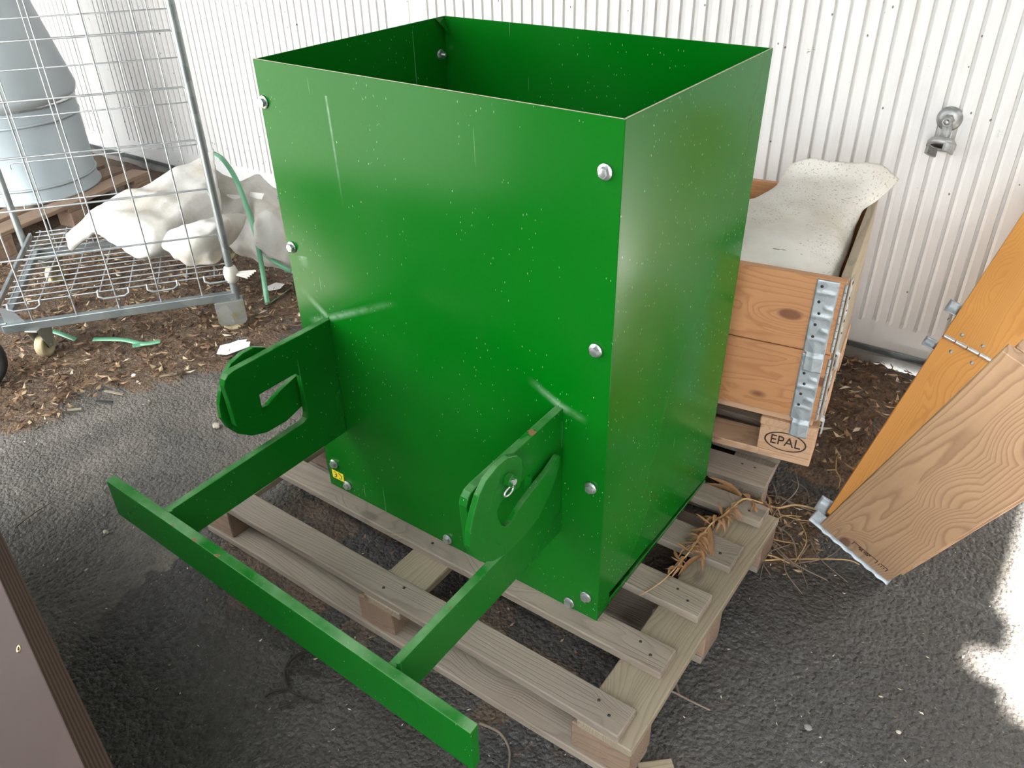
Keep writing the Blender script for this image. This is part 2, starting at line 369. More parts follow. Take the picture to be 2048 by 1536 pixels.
# ---- back wall: ribbed panels on a backing
PITCH = 0.0469
wb = MB().box((-6.7, .012, .0), (2.5, .12, 2.66)).build('wall_back', M['concrete'], None, WM); tag(wb, kind='structure')
def rib_panel(x0, x1, ribs, z0, z1):
    mb = MB(); zr = z0 + .105
    prof = [(x0, 0)]
    for xr in ribs: prof += [(xr - .0120, 0.0), (xr - .0090, .010), (xr - .0005, .010), (xr + .0005, -.0015), (xr + .010, .0006)]
    prof += [(x1, 0)]
    for i in range(len(prof) - 1):
        a, b = prof[i], prof[i + 1]
        mb.add([(a[0], a[1], zr), (b[0], b[1], zr), (b[0], b[1], z1), (a[0], a[1], z1)], [(0, 1, 2, 3)])
    # run-out of the ribs into the flat bottom margin
    for i in range(len(prof) - 1):
        a, b = prof[i], prof[i + 1]
        mb.add([(a[0], 0, zr - .012), (b[0], 0, zr - .012), (b[0], b[1], zr), (a[0], a[1], zr)], [(0, 1, 2, 3)])
    mb.add([(x0, 0, z0), (x1, 0, z0), (x1, 0, zr - .012), (x0, 0, zr - .012)], [(0, 1, 2, 3)])
    mb.add([(x0, 0, z0), (x0, .012, z0), (x0, .012, z1), (x0, 0, z1)], [(0, 1, 2, 3)])
    mb.add([(x1, 0, z0), (x1, .012, z0), (x1, .012, z1), (x1, 0, z1)], [(3, 2, 1, 0)])
    mb.add([(x0, 0, z0), (x1, 0, z0), (x1, .012, z0), (x0, .012, z0)], [(0, 1, 2, 3)])
    return mb
def wx(x): return x - 1.1
first = wx(.349)
for (a, b, lo, hi) in ((-6.65, -4.70, 0, 0), (-4.695, -2.235, 0, 0), (-2.228, .262, 0, 0), (.27, 2.3, 0, 0)):
    k0 = math.ceil((a + .115 - first) / PITCH); k1 = math.floor((b - .10 - first) / PITCH)
    rib_panel(a, b, [first + PITCH * k for k in range(k0, k1 + 1)], .045, 2.62).build('panel', M['panel'], wb)
for xx in (-4.6975, -2.2315, .266):
    MB().box((xx - .014, -.003, .05), (xx + .014, .004, 2.62)).build('joint_strip', M['panel'], wb, None, .002)
tr = MB().box((-6.6, -.012, .028), (2.3, .01, .046)).box((-6.6, -.012, .02), (2.3, -.010, .05)).build('trim_1', M['tubem'], None, WM); tag(tr, kind='structure')
kb = MB()
prev = None
for i in range(0, 96):
    x = -6.6 + i * .095; o_ = .035 + .012 * math.sin(i * 1.7) + .01 * R.random()
    cur = [(x, -o_, -.02), (x, -o_ + .012, .024 + .006 * R.random()), (x, .02, .03)]
    if prev: kb.add(prev + cur, [(0, 3, 4, 1), (1, 4, 5, 2)])
    prev = cur
kb = kb.build('trim_2', M['concrete'], None, WM); tag(kb, kind='structure')

# ---- unseen roof, pier and side walls, added to block and shape the light
M['blocker'] = plain('dark light blocker', (.05, .047, .043), .9, 0, .3, 5)  # dark tone chosen to cut bounce off the unseen blockers
ce = MB().box((-5.8, -2.6, 2.66), (-2.0, 1.95, 2.72)).box((-2.0, -1.15, 2.66), (.9, 1.95, 2.72)).box((.9, -2.5, 2.66), (2.3, 1.95, 2.72)).build('blocker_roof', M['blocker']); tag(ce, kind='structure')  # unseen roof added to hold back the sky light
for (y0, y1, xe) in ((-2.5, -.45, 3.20), (-.45, .05, 3.11), (.05, .13, 3.02), (.13, .18, 2.93), (.18, .34, 3.0), (.34, 1.95, 2.96)):
    MB().box((2.3, y0, 2.66), (xe, y1, 2.70)).build('blocker_sheet', M['blocker'], ce)  # unseen sheets added, edge stepped to shape the sun patch
pf = MB().box((-.75, -2.05, 0), (1.2, -1.8, 2.66)).build('blocker_front', M['blocker']); tag(pf, kind='structure')  # unseen pier added to block frontal sky light
wl = MB().box((-5.8, -2.6, 0), (-5.6, 1.9, 2.66)).build('blocker_left', M['blocker']); tag(wl, kind='structure')  # unseen wall added to cut sky light from the left
M['brickgrey'] = plain('grey render', (.22, .225, .215), .9, 0, .2, 6)
wr = MB().box((3.5, -5.0, 0), (3.7, 2.2, 2.66)).build('blocker_right', M['blocker']); tag(wr, kind='structure')  # unseen wall added to keep sky light off right-facing sides

# ================================================================ hopper
H0, H1 = .145, 1.247
hop = empty('steel_hopper', (.42, .29, .145)); tag(hop, 'tall green sheet-metal hopper with forked hook arms on a wooden pallet', 'hopper')
HI = T(-.42, -.29, -.145)
tp = [Vector((.004, -.004, H1)), Vector((.845, -.003, H1)), Vector((.841, .605, H1)), Vector((.008, .585, H1))]
bt = [Vector((.004, .002, H0)), Vector((.840, .003, H0)), Vector((.838, .580, H0)), Vector((.004, .580, H0))]
th = .0035
def wallsheet(name, b0, b1, t0, t1, inward, ext0=0, ext1=0):
    i_ = Vector(inward) * th
    d = (b1 - b0).normalized()
    b0, t0, b1, t1 = b0 - d * ext0, t0 - d * ext0, b1 + d * ext1, t1 + d * ext1
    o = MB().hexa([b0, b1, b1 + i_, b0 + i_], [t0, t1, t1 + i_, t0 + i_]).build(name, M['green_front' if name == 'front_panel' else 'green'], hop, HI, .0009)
    return o
wallsheet('front_panel', bt[0], bt[1], tp[0], tp[1], (0, 1, 0), .004, .001)
wallsheet('back_panel', bt[2] - Vector((.004, 0, 0)), bt[3], tp[2] - Vector((.004, 0, 0)), tp[3], (0, -1, 0))
wallsheet('left_panel', bt[3] + Vector((0, -.004, 0)), bt[0] + Vector((0, .004, 0)), tp[3] + Vector((0, -.004, 0)), tp[0] + Vector((0, .004, 0)), (1, 0, 0))
# right sheet stops above the floor tray, a dark slot below it
e1 = Vector((0, .004, 0))
rb0 = bt[1] + e1 + Vector((0, 0, .043)); rb1 = bt[2] + Vector((0, 0, .022))
wallsheet('right_panel', rb0, rb1, tp[1] + e1, tp[2], (-1, 0, 0))
MB().hexa([bt[1] + e1, bt[1] + Vector((0, .055, 0)), bt[1] + Vector((-th, .055, 0)), bt[1] + Vector((-th, .004, 0))],
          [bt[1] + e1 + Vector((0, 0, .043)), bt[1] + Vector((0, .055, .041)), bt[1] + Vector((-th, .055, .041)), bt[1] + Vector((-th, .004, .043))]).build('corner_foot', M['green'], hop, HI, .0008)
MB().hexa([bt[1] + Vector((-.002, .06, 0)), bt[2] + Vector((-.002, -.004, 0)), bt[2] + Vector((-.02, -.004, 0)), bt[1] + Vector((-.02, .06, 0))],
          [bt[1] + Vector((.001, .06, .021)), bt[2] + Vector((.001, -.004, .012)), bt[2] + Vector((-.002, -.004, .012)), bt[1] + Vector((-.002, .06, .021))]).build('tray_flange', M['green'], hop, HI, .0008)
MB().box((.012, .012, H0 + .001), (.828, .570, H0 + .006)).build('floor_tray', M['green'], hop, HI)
# folded gusset in the rear left top corner
MB().add([(.010, .580, 1.2465), (.012, .545, 1.2465), (.032, .578, 1.205), (.010, .582, 1.205)], [(0, 1, 2), (0, 2, 3)]).build('corner_gusset', M['green'], hop, HI)
# rims: the bare cut edges of the sheet
rim = MB()
for a_, b_, iw in ((tp[0], tp[1], (0, 1, 0)), (tp[1], tp[2], (-1, 0, 0))):
    i_ = Vector(iw) * th; zz = Vector((0, 0, .0006)); rim.hexa([a_ + i_ * .1, b_ + i_ * .1, b_ + i_ * .9, a_ + i_ * .9], [a_ + i_ * .1 + zz, b_ + i_ * .1 + zz, b_ + i_ * .9 + zz, a_ + i_ * .9 + zz])
rim.build('bare_rim', M['edge'], hop, HI)

def hexpoly(r, ph=0): return [(r * math.cos(ph + math.pi / 3 * k), r * math.sin(ph + math.pi / 3 * k)) for k in range(6)]
bolt_me = MB().prism(hexpoly(.0092), .0028, .0098).lathe([(.0001, .0102), (.006, .0102), (.0075, .0096)], 12).mesh('bolt')
wash_me = MB().lathe([(.0001, .0), (.0132, .0), (.0135, .0006), (.0135, .0024), (.0130, .003), (.0001, .003)], 20).mesh('washer')
bolt_me.materials.append(M['zinc']); wash_me.materials.append(M['zinc'])
FY = Matrix(((1, 0, 0, 0), (0, 0, -1, 0), (0, 1, 0, 0), (0, 0, 0, 1)))   # local z -> -y
for k, (bx, bz) in enumerate(((.012, 1.164), (.018, .846), (.029, .227), (.070, .172), (.415, .164), (.770, .163), (.812, .207), (.813, .520), (.812, .838), (.816, 1.163))):
    yy = .002 - .006 * (bz - H0) / (H1 - H0)
    bo = link('bolt', bolt_me, None, hop, HI @ T(bx, yy - .0003, bz) @ FY @ Matrix.Rotation(R.random() * 6, 4, 'Z'))
    link('washer', wash_me, None, bo)
nut = MB().prism(hexpoly(.0095), .003, .011).lathe([(.0001, .018), (.0045, .018), (.005, .017), (.005, .0)], 10).build('nut', M['zinc'], hop, HI @ T(.0085, .560, 1.160) @ Matrix(((0, 0, 1, 0), (0, 1, 0, 0), (-1, 0, 0, 0), (0, 0, 0, 1))))
link('washer', wash_me, None, nut)
# yellow CE sticker, fixed upside down
stk = MB().box((-.0215, -.0135, 0), (.0215, .0135, .0006)).build('sticker', M['yellow'], hop, HI @ T(.037, .0012, .190) @ FY @ Matrix.Rotation(math.radians(181), 4, 'Z'))
def arcstrip(mb, cx, cy, r, wd, a0, a1, n=20, z0=.0007, z1=.001):
    for i in range(n):
        p = [a0 + (a1 - a0) * (i + k) / n for k in (0, 1)]
        q = []
        for a in p:
            for rr in (r - wd / 2, r + wd / 2): q.append((cx + rr * math.cos(a), cy + rr * math.sin(a)))
        mb.prism([q[0], q[1], q[3], q[2]], z0, z1)
ce_ = MB(); arcstrip(ce_, -.0052, 0, .0085, .0021, math.radians(72), math.radians(288)); arcstrip(ce_, .0125, 0, .0085, .0021, math.radians(80), math.radians(280))
ce_.box((.0040, -.001, .0007), (.0110, .001, .001))
ce_.build('lettering', M['ink'], stk)

# ---- hook brackets, latches and the cross bar
prof = [(0, .686), (-.272, .687), (-.287, .684), (-.297, .676), (-.302, .662), (-.300, .640), (-.296, .556), (-.225, .549), (-.224, .600), (-.124, .600), (-.113, .596), (-.108, .586),
        (-.109, .485), (-.113, .472), (-.125, .466), (-.489, .460), (-.489, .366), (0, .366)]
XZ = Matrix(((0, 0, 1, 0), (1, 0, 0, 0), (0, 1, 0, 0), (0, 0, 0, 1)))      # (a,b,h) -> (h, a, b)
def bracket(x0, x1, dy):
    pr = [(p[0] + (dy if p[0] < -.4 else 0), p[1] - (.008 if x0 > .5 and p[0] < -.2 else 0)) for p in prof]
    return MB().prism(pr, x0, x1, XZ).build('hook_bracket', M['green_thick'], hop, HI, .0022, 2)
brL = bracket(.086, .104, -.007); brR = bracket(.727, .745, -.022)
latch = [(-0.041, 0.606), (-0.039, 0.589), (-0.049, 0.563), (-0.073, 0.531), (-0.111, 0.502), (-0.163, 0.488), (-0.221, 0.490), (-0.261, 0.505), (-0.293, 0.53), (-0.313, 0.558), (-0.323, 0.59), (-0.32, 0.621), (-0.309, 0.65), (-0.292, 0.68), (-0.27, 0.7), (-0.238, 0.709), (-0.206, 0.709), (-0.18, 0.696), (-0.167, 0.68), (-0.163, 0.66), (-0.166, 0.647), (-0.168, 0.633), (-0.175, 0.62), (-0.202, 0.623), (-0.229, 0.627), (-0.243, 0.614), (-0.242, 0.597), (-0.231, 0.571), (-0.218, 0.558), (-0.205, 0.556), (-0.166, 0.573), (-0.111, 0.588), (-0.081, 0.595), (-0.047, 0.607)]
def latch_part(x0, x1, par, side, dy, dz, pts=latch):
    pp = [(p[0] + dy, p[1] + dz) for p in pts]
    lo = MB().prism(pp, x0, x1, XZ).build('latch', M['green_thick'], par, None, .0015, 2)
    xo = x1 if side > 0 else x0
    MB().prism([(-.212 + dy + q[0], .665 + dz + q[1]) for q in hexpoly(.013, .3)], min(xo, xo + side * .012), max(xo, xo + side * .012), XZ).build('pivot_nut', M['green_thick'], lo, None, .001)
    pm = MB(); pm.tube([(xo + side * .003, -.212 + dy, .665 + dz), (xo + side * .017, -.212 + dy, .665 + dz)], .006, 10); pm.build('pivot_pin', M['zinc'], lo)
    ring = MB(); ring.tube([(xo + side * .004, -.214 + dy + .013 * math.cos(a), .640 + dz + .008 * math.sin(a)) for a in [i * math.pi / 8 for i in range(16)]], .0022, 6, True); ring.build('split_ring', M['zinc'], lo)
    return lo
latch_part(.753, .765, brR, 1, 0, 0)
latch_part(.066, .078, brL, -1, .012, -.012)
bar = MB().hexa([(-.094, -.511, .366), (.923, -.533, .358), (.922, -.512, .358), (-.094, -.489, .366)],
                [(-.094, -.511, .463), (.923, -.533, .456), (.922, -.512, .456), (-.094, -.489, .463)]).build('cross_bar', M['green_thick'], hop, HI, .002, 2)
for xw in (.105, .746):
    MB().tube([(xw, -.489 if xw < .5 else -.500, .461), (xw, -.489 if xw < .5 else -.500, .37)], .004, 6).build('weld_bead', M['green_thick'], hop, HI)

# ================================================================ pallets
def board(name, mat, par, x0, x1, y0, y1, z0, z1, alongy=False, jit=.0012, bev=.0025, nails=None):
    # local x runs along the grain
    L, Wd, Hh = (x1 - x0, y1 - y0, z1 - z0) if not alongy else (y1 - y0, x1 - x0, z1 - z0)
    n = 6; rows = []
    mb = MB(); vs = []
    for i in range(n + 1):
        x = -L / 2 + L * i / n
        dy = [(R.random() - .5) * 2 * jit for _ in range(2)]; dz = [(R.random() - .5) * jit for _ in range(2)]
        vs += [(x, -Wd / 2 + dy[0], -Hh / 2), (x, Wd / 2 + dy[1], -Hh / 2), (x, Wd / 2 + dy[1], Hh / 2 + dz[1]), (x, -Wd / 2 + dy[0], Hh / 2 + dz[0])]
    fs = [(0, 1, 2, 3)[::-1], tuple(4 * n + k for k in (0, 1, 2, 3))]
    for i in range(n):
        for k in range(4): fs.append((4 * i + k, 4 * i + (k + 1) % 4, 4 * i + 4 + (k + 1) % 4, 4 * i + 4 + k))
    fs = [tuple(reversed(f)) for f in fs]
    mb.add(vs, fs)
    Mx = T((x0 + x1) / 2, (y0 + y1) / 2, (z0 + z1) / 2)
    if alongy: Mx = Mx @ Matrix.Rotation(math.pi / 2, 4, 'Z')
    o = mb.build(name, mat, par, Mx, bev)
    return o
nail_me = MB().lathe([(.0001, .0006), (.0035, .0004), (.0042, -.002)], 8).mesh('nail'); nail_me.materials.append(M['rubber'])

pal = empty('wooden_pallet', (-.2798, -.2244, 0), .00584); tag(pal, 'weathered grey wooden pallet under the green hopper', 'pallet')
decks = ((0, .076, 1.3), (.177, .254, 1.301), (.358, .438, 1.302), (.538, .626, 1.301), (.730, .800, 1.302))
for i, (y0, y1, xe) in enumerate(decks):
    b_ = board('deck_board', M['oldgrey'], pal, .0, xe, y0, y1, .122, .144, jit=.0018)
    for (nx_, ny_) in ((1.262, .4), (1.228, .65), (.66, .35), (.70, .7), (.04, .4), (.08, .6)):
        link('nail', nail_me, None, b_, T(nx_ - xe / 2, (ny_ - .5) * (y1 - y0), .0115))
for (x0, x1) in ((.0, .115), (.615, .731), (1.205, 1.329)):
    board('stringer_board', M['paledeck'], pal, x0, x1, .0, .80, .100, .122, True)
for (x0, x1) in ((.004, .108), (.592, .700), (1.192, 1.327)):
    for (y0, y1) in ((.002, .098), (.36, .45), (.70, .80)):
        board('block', M['blockw'], pal, x0, x1, y0, y1, .022, .100, jit=.002)
for (y0, y1) in ((-.004, .096), (.355, .455), (.702, .80)):
    board('bottom_board', M['oldgrey'], pal, .0, 1.325, y0, y1, .0, .022, jit=.002)

# grey pallet below the crate
pg = empty('wooden_pallet', (.978, .650, 0), math.radians(5)); tag(pg, 'grey weathered pallet lying beneath the marked pallet and the wooden crate', 'pallet')
for (y0, y1) in ((0, .10), (.145, .24), (.30, .40), (.46, .56), (.64, .80)):
    b_ = board('deck_board', M['oldgrey'], pg, -.78, 0, y0, y1, .122, .1435)
    for nx_ in (-.05, -.085): link('nail', nail_me, None, b_, T(.39 + nx_, (R.random() - .5) * .05, .0108))
for (x0, x1) in ((-.78, -.66), (-.45, -.33), (-.125, -.005)):
    board('stringer_board', M['oldgrey'], pg, x0, x1, 0, .80, .100, .122, True)
    for (y0, y1) in ((.0, .10), (.34, .46), (.70, .80)):
        board('block', M['blockw'], pg, x0 + .01, x1 - .004, y0 + .004, y1, .022, .100)
for (y0, y1) in ((0, .10), (.35, .45), (.70, .80)):
    board('bottom_board', M['oldgrey'], pg, -.78, -.004, y0, y1, 0, .022)

# marked pallet and two stacked collars
CR = math.radians(9)
CO = (1.040, .800)
pe = empty('marked_pallet', (CO[0], CO[1], .1445), CR); tag(pe, 'light brown wooden pallet with an oval EPAL mark carrying the crate', 'pallet')
for (y0, y1) in ((.0, .11), (.15, .24), (.28, .37), (.41, .50), (.54, .65)):
    board('deck_board', M['epal'], pe, -.86, -.012, y0 + .012, y1, .127, .1495)
for (x0, x1) in ((-.86, -.75), (-.48, -.38), (-.145, .004)):
    board('stringer_board', M['epal'], pe, x0, x1, .0, .65, .104, .127, True, .0006)
    for (y0, y1) in ((.001, .10), (.27, .37), (.55, .65)):
        blk = board('block', M['epal'], pe, x0 + .002, x1 - .001, y0, y1, .0225, .104, jit=.0004)
        if x0 > -.2 and y0 < .1: eblk = blk
for (y0, y1) in ((.0, .10), (.27, .37), (.55, .65)):
    board('bottom_board', M['epal'], pe, -.86, .003, y0, y1, 0, .0225, jit=.0006)
def text_mesh(txt, size, depth):
    cu = bpy.data.curves.new('t', 'FONT'); cu.body = txt; cu.size = size; cu.extrude = depth; cu.align_x = 'CENTER'; cu.align_y = 'CENTER'; cu.resolution_u = 3
    o = bpy.data.objects.new('t', cu); col.objects.link(o)
    bpy.context.view_layer.update()
    me = bpy.data.meshes.new_from_object(o.evaluated_get(bpy.context.evaluated_depsgraph_get()))
    bpy.data.objects.remove(o); bpy.data.curves.remove(cu); return me
lm = text_mesh('EPAL', .042, .0006); lm.materials.append(M['ink'])
link('lettering', lm, None, eblk, T(.0, -.0503, .000) @ FY @ Matrix.Diagonal((.92, 1, 1, 1)))
ov = MB()
for i in range(48):
    q = []
    for a in (2 * math.pi * i / 48, 2 * math.pi * (i + 1) / 48):
        for k in (.95, 1.03): q.append((.055 * k * math.cos(a), .0295 * k * math.sin(a)))
    ov.prism([q[0], q[1], q[3], q[2]], -.0004, .0006)
ov.build('oval_mark', M['ink'], eblk, T(0, -.0503, 0) @ FY)

def collar_thing(z0, label, zoff):
    t = empty('pallet_collar', (CO[0], CO[1], z0), CR); tag(t, label, 'pallet collar', 'pallet collars stacked as a crate')
    h = .206; tk = .022; W_, D_ = .86, .65
    board('front_board', M['collar'], t, -W_, -.004, .0, tk, .002, h, jit=.0005, bev=.0015)
    board('back_board', M['collar'], t, -W_, -.004, D_ - tk, D_, .002, h, jit=.0005, bev=.0015)
    board('side_board', M['paledeck'], t, -tk, .0, tk + .004, D_ - tk - .004, .002, h, True, .0005, .0015)
    board('side_board', M['collar'], t, -W_, -W_ + tk, tk + .004, D_ - tk - .004, .002, h, True, .0005, .0015)
    # corner hinge: two pressed leaves, knuckle and rivets, tabs reach below the board
    def leaf(nm, Mx, wd):
        rows = []; nz = 56
        for i in range(nz + 1):
            zz = -.052 + (h + .048) * i / nz
            row = []
            for j in range(13):
                u = j / 12; x = -.012 - u * (wd - .012)
                if zz < .0: x = -.012 - u * (wd - .02)
                rib = 0.0
                for kz, u0, u1 in ((.165, .1, .95), (.125, .0, .45), (.100, .1, .95), (.062, .0, .5), (.035, .1, .95)):
                    if u0 < u < u1: rib = max(rib, math.exp(-((zz - kz - .004 * math.sin(u * 3)) / .0042) ** 2))
                if zz < .03: rib = max(rib, .8 * math.exp(-((u - .5) / .16) ** 2))
                corner = .0
                row.append((x, -.0035 - .0034 * rib - (.0075 if zz < -.004 else 0), zz))
            rows.append(row)
        o = MB().grid(rows).build(nm, M['galv'], t, Mx)
        m_ = o.modifiers.new('s', 'SOLIDIFY'); m_.thickness = .0018; m_.offset = 1
        for zz, xx in ((.185, -.047), (.143, -.047), (.112, -.042), (.080, -.045), (.046, -.045)):
            MB().lathe([(.0001, .0016), (.003, .0012), (.004, 0), (.004, -.003)], 10).build('rivet', M['rubber'], o, T(xx * wd / .06, -.0042, zz) @ FY)
        return o
    leaf('hinge_leaf', T(-.006, 0, 0), .066)
    leaf('hinge_leaf', T(.002, .008, 0) @ Matrix.Rotation(math.pi / 2, 4, 'Z') @ Matrix.Diagonal((-1, 1, 1, 1)), .05)
    for k in range(9):
        MB().tube([(-.004, -.003, .012 + k * .021), (-.004, -.003, .031 + k * .021)], .0036, 8).build('knuckle', M['galv'], t)
    return t
ct1 = collar_thing(.2945, 'lower pine pallet collar standing on the EPAL pallet', 0)
ct2 = collar_thing(.5015, 'upper pine pallet collar with the felt sheet inside, stacked on another collar', 0)

# felt sheet over the crate: grid in crate frame
def spline_grid(ctrl, n):
    # Catmull-Rom up-sampling in both directions
    def up1(L, n):
        P = [Vector(p) for p in L]; out = []
        for i in range(len(P) - 1):
            p0, p1, p2, p3 = P[max(i - 1, 0)], P[i], P[i + 1], P[min(i + 2, len(P) - 1)]
            for k in range(n):
                t = k / n
                out.append(.5 * ((2 * p1) + (p2 - p0) * t + (2 * p0 - 5 * p1 + 4 * p2 - p3) * t * t + (3 * p1 - p0 - 3 * p2 + p3) * t ** 3))
        out.append(P[-1]); return out
    rows = [up1(r, n) for r in ctrl]
    cols = list(zip(*rows)); cols = [up1(c_, n) for c_ in cols]
    return [list(r) for r in zip(*cols)]
def crumple(rows, amp, seed, sharp=False):
    out = []
    for r in rows:
        o = []
        for p in r:
            x, y, z = p
            a = math.sin(x * 31 + seed) * math.cos(y * 27 + seed * 2) + .6 * math.sin(y * 63 + z * 41 + seed) + .4 * math.sin(x * 97 - z * 83)
            b = math.cos(x * 29 - y * 23 + seed) + .5 * math.sin(z * 71 + x * 53)
            rd = 1 - abs(math.sin(x * 17 + y * 11 - z * 13 + seed * 3)) * 1.6 + .8 * abs(math.sin(x * 9 - y * 25 + z * 21 + seed))
            if sharp:
                for f_, w_ in ((1.0, 1.0), (2.3, .5), (4.9, .25)):
                    rd += w_ * 2.2 * (.5 - abs(math.sin(f_ * (x * 13 - y * 9 + z * 7) + seed * 5 + math.sin(f_ * (y * 8 + x * 5)) * 1.5)))
            o.append((x + amp * .6 * b + amp * .5 * rd, y + amp * .6 * a, z + amp * (.5 * a + 1.1 * rd)))
        out.append(o)
    return out
fs_ = empty('felt_sheet', (CO[0], CO[1], .52), CR); tag(fs_, 'dirty white felt sheet heaped inside the wooden crate', 'felt sheet')
zc = .185
ctrl = [
    [(-.70, .03, zc - .06), (-.50, .028, zc - .012), (-.36, .027, zc - .008), (-.26, .026, zc - .010), (-.14, .026, zc - .010), (-.06, .026, zc - .018), (-.032, .028, zc - .05)],
    [(-.72, .16, zc - .03), (-.52, .16, zc + .005), (-.38, .16, zc + .014), (-.27, .16, zc + .012), (-.15, .16, zc + .010), (-.07, .16, zc - .004), (-.034, .16, zc - .04)],
    [(-.72, .30, zc - .03), (-.54, .30, zc + .004), (-.40, .30, zc + .018), (-.28, .30, zc + .022), (-.16, .30, zc + .022), (-.08, .30, zc + .006), (-.034, .31, zc - .03)],
    [(-.72, .42, zc - .06), (-.54, .43, zc - .03), (-.38, .42, zc + .000), (-.28, .42, zc + .030), (-.16, .43, zc + .034), (-.07, .43, zc + .016), (-.034, .44, zc - .02)],
    [(-.72, .50, zc - .09), (-.56, .51, zc - .07), (-.36, .49, zc - .030), (-.28, .49, zc + .036), (-.15, .50, zc + .046), (-.06, .50, zc + .030), (-.028, .51, zc + .000)],
    [(-.72, .56, zc - .10), (-.56, .57, zc - .09), (-.34, .56, zc - .060), (-.27, .55, zc + .045), (-.14, .56, zc + .062), (-.04, .56, zc + .060), (.020, .56, zc + .040)],
    [(-.72, .60, zc - .11), (-.56, .61, zc - .10), (-.33, .60, zc - .070), (-.262, .595, zc + .078), (-.14, .60, zc + .100), (-.03, .605, zc + .100), (.040, .60, zc + .070)],
]
o = MB().grid(crumple(spline_grid(ctrl, 6), .0035, 1.3)).build('sheet', M['felt'], fs_)
m_ = o.modifiers.new('s', 'SOLIDIFY'); m_.thickness = .006; m_.offset = -1

# half open collar leaning on the wall
A = Vector((1.131, .667, .079)); B = Vector((1.326, .646, .004)); ab = (B - A).normalized(); wdt = .211
dbr = Vector((.306, -.404, .862)); dbr = (dbr - ab * dbr.dot(ab)).normalized()
dor = Vector((.175, .79, .585)); A2 = Vector((1.130, .725, .08)); dor = (Vector((1.240, 1.243, .462)) - A2).normalized(); abo = (ab - dor * ab.dot(dor)).normalized()
lc = empty('pallet_collar', (A + B) / 2); tag(lc, 'opened wooden pallet collar leaning on the white wall, one tan and one orange board', 'pallet collar')
LI = T(*(-(A + B) / 2))
def slab(name, mat, o_, d, wv, L, tk, nrm_sign=1, par=lc, off=0.0, bev=.0015):
    n_ = d.cross(wv).normalized() * nrm_sign
    mx = frame(o_ + n_ * off, d, wv)
    z0, z1 = (0, tk) if d.cross(wv).dot(n_) > 0 else (-tk, 0)
    return MB().box((0, 0, z0), (L, wdt, z1)).build(name, mat, par, LI @ mx, bev)
# tan board: visible face turned to the camera (-y), second board folded flat behind it
nb = dbr.cross(ab)
sgn = -1 if nb.y < 0 else 1
tan = slab('tan_board', M['brown'], A, dbr, ab, .93, .022, sgn)
slab('folded_board', M['brown'], A + dbr * .03 + ab * .012, dbr, ab, .90, .022, sgn, off=.0235)
no = dor.cross(abo); sgo = -1 if no.y < 0 else 1
sgo = 1 if no.z < 0 else -1
slab('orange_board', M['orange'], A2, dor, abo, .598, .022, sgo)
slab('orange_board', M['orange'], A2 + dor * .606, dor, abo, .66, .022, sgo)
# mid hinge across the orange boards
hp = A2 + dor * .602 - dor.cross(abo).normalized() * sgo * .003
kn = MB()
for k in range(6): kn.tube([hp + abo * (.002 + k * .034), hp + abo * (.033 + k * .034)], .0062, 10)
kn.build('mid_hinge', M['zinc'], lc, LI)
for s_, off in ((-1, .03), (1, .028)):
    for k in (.04, .10, .165):
        p = A2 + dor * (.602 + s_ * off) + abo * k - dor.cross(abo).normalized() * sgo * .0005
        MB().lathe([(.0001, .0022), (.004, .0018), (.0055, .0002), (.0055, -.002)], 12).build('rivet', M['castgrey'], lc, LI @ frame(p, dor, abo) @ Matrix.Diagonal((1, 1, -1 if sgo > 0 else 1, 1)))
# strip hinge on the lower end of the tan board
endm = frame(A - dbr * .004 - ab * .03 + nb.normalized() * sgn * -.001, ab, nb * sgn)
rows = []
for i in range(61):
    x = .245 * i / 60; wv = .003 * math.sin(x * 95) ** 2 if i > 10 else 0
    n0 = .0 if i > 8 else .0
    rows.append([(x, -.006 - wv, -.0015), (x, .010, -.004 - wv), (x, .024, -.0045 - wv * .6), (x, .034 + wv, -.001)])
o = MB().grid(rows).build('corner_strip', M['galv'], lc, LI @ endm); m_ = o.modifiers.new('s', 'SOLIDIFY'); m_.thickness = .002
for x in (.11, .15, .2): MB().lathe([(.0001, .001), (.004, .0008), (.004, -.002)], 8).build('rivet', M['rubber'], o, T(x, .014, -.0062) @ Matrix.Rotation(math.pi, 4, 'X'))
def tab(p, d1, d2, L, Wd, nm='hinge_tab'):
    rows = []
    for i in range(9):
        a = math.pi * i / 8
        rows.append([p + d1 * (L * j / 4) + d2 * (Wd * (i / 8 - .5)) + d1.cross(d2) * (.012 * math.sin(a)) for j in range(5)])
    o = MB().grid([[tuple(q) for q in r] for r in rows]).build(nm, M['galv'], lc, LI); m_ = o.modifiers.new('s', 'SOLIDIFY'); m_.thickness = .002
nrm_o = dor.cross(ab).normalized()
tab(A2 + dor * .012, -abo, dor, .032, .045)
tab(A2 + dor * .565, -abo, dor, .035, .03)
tab(A2 + dor * .69, -abo, dor, .035, .04)
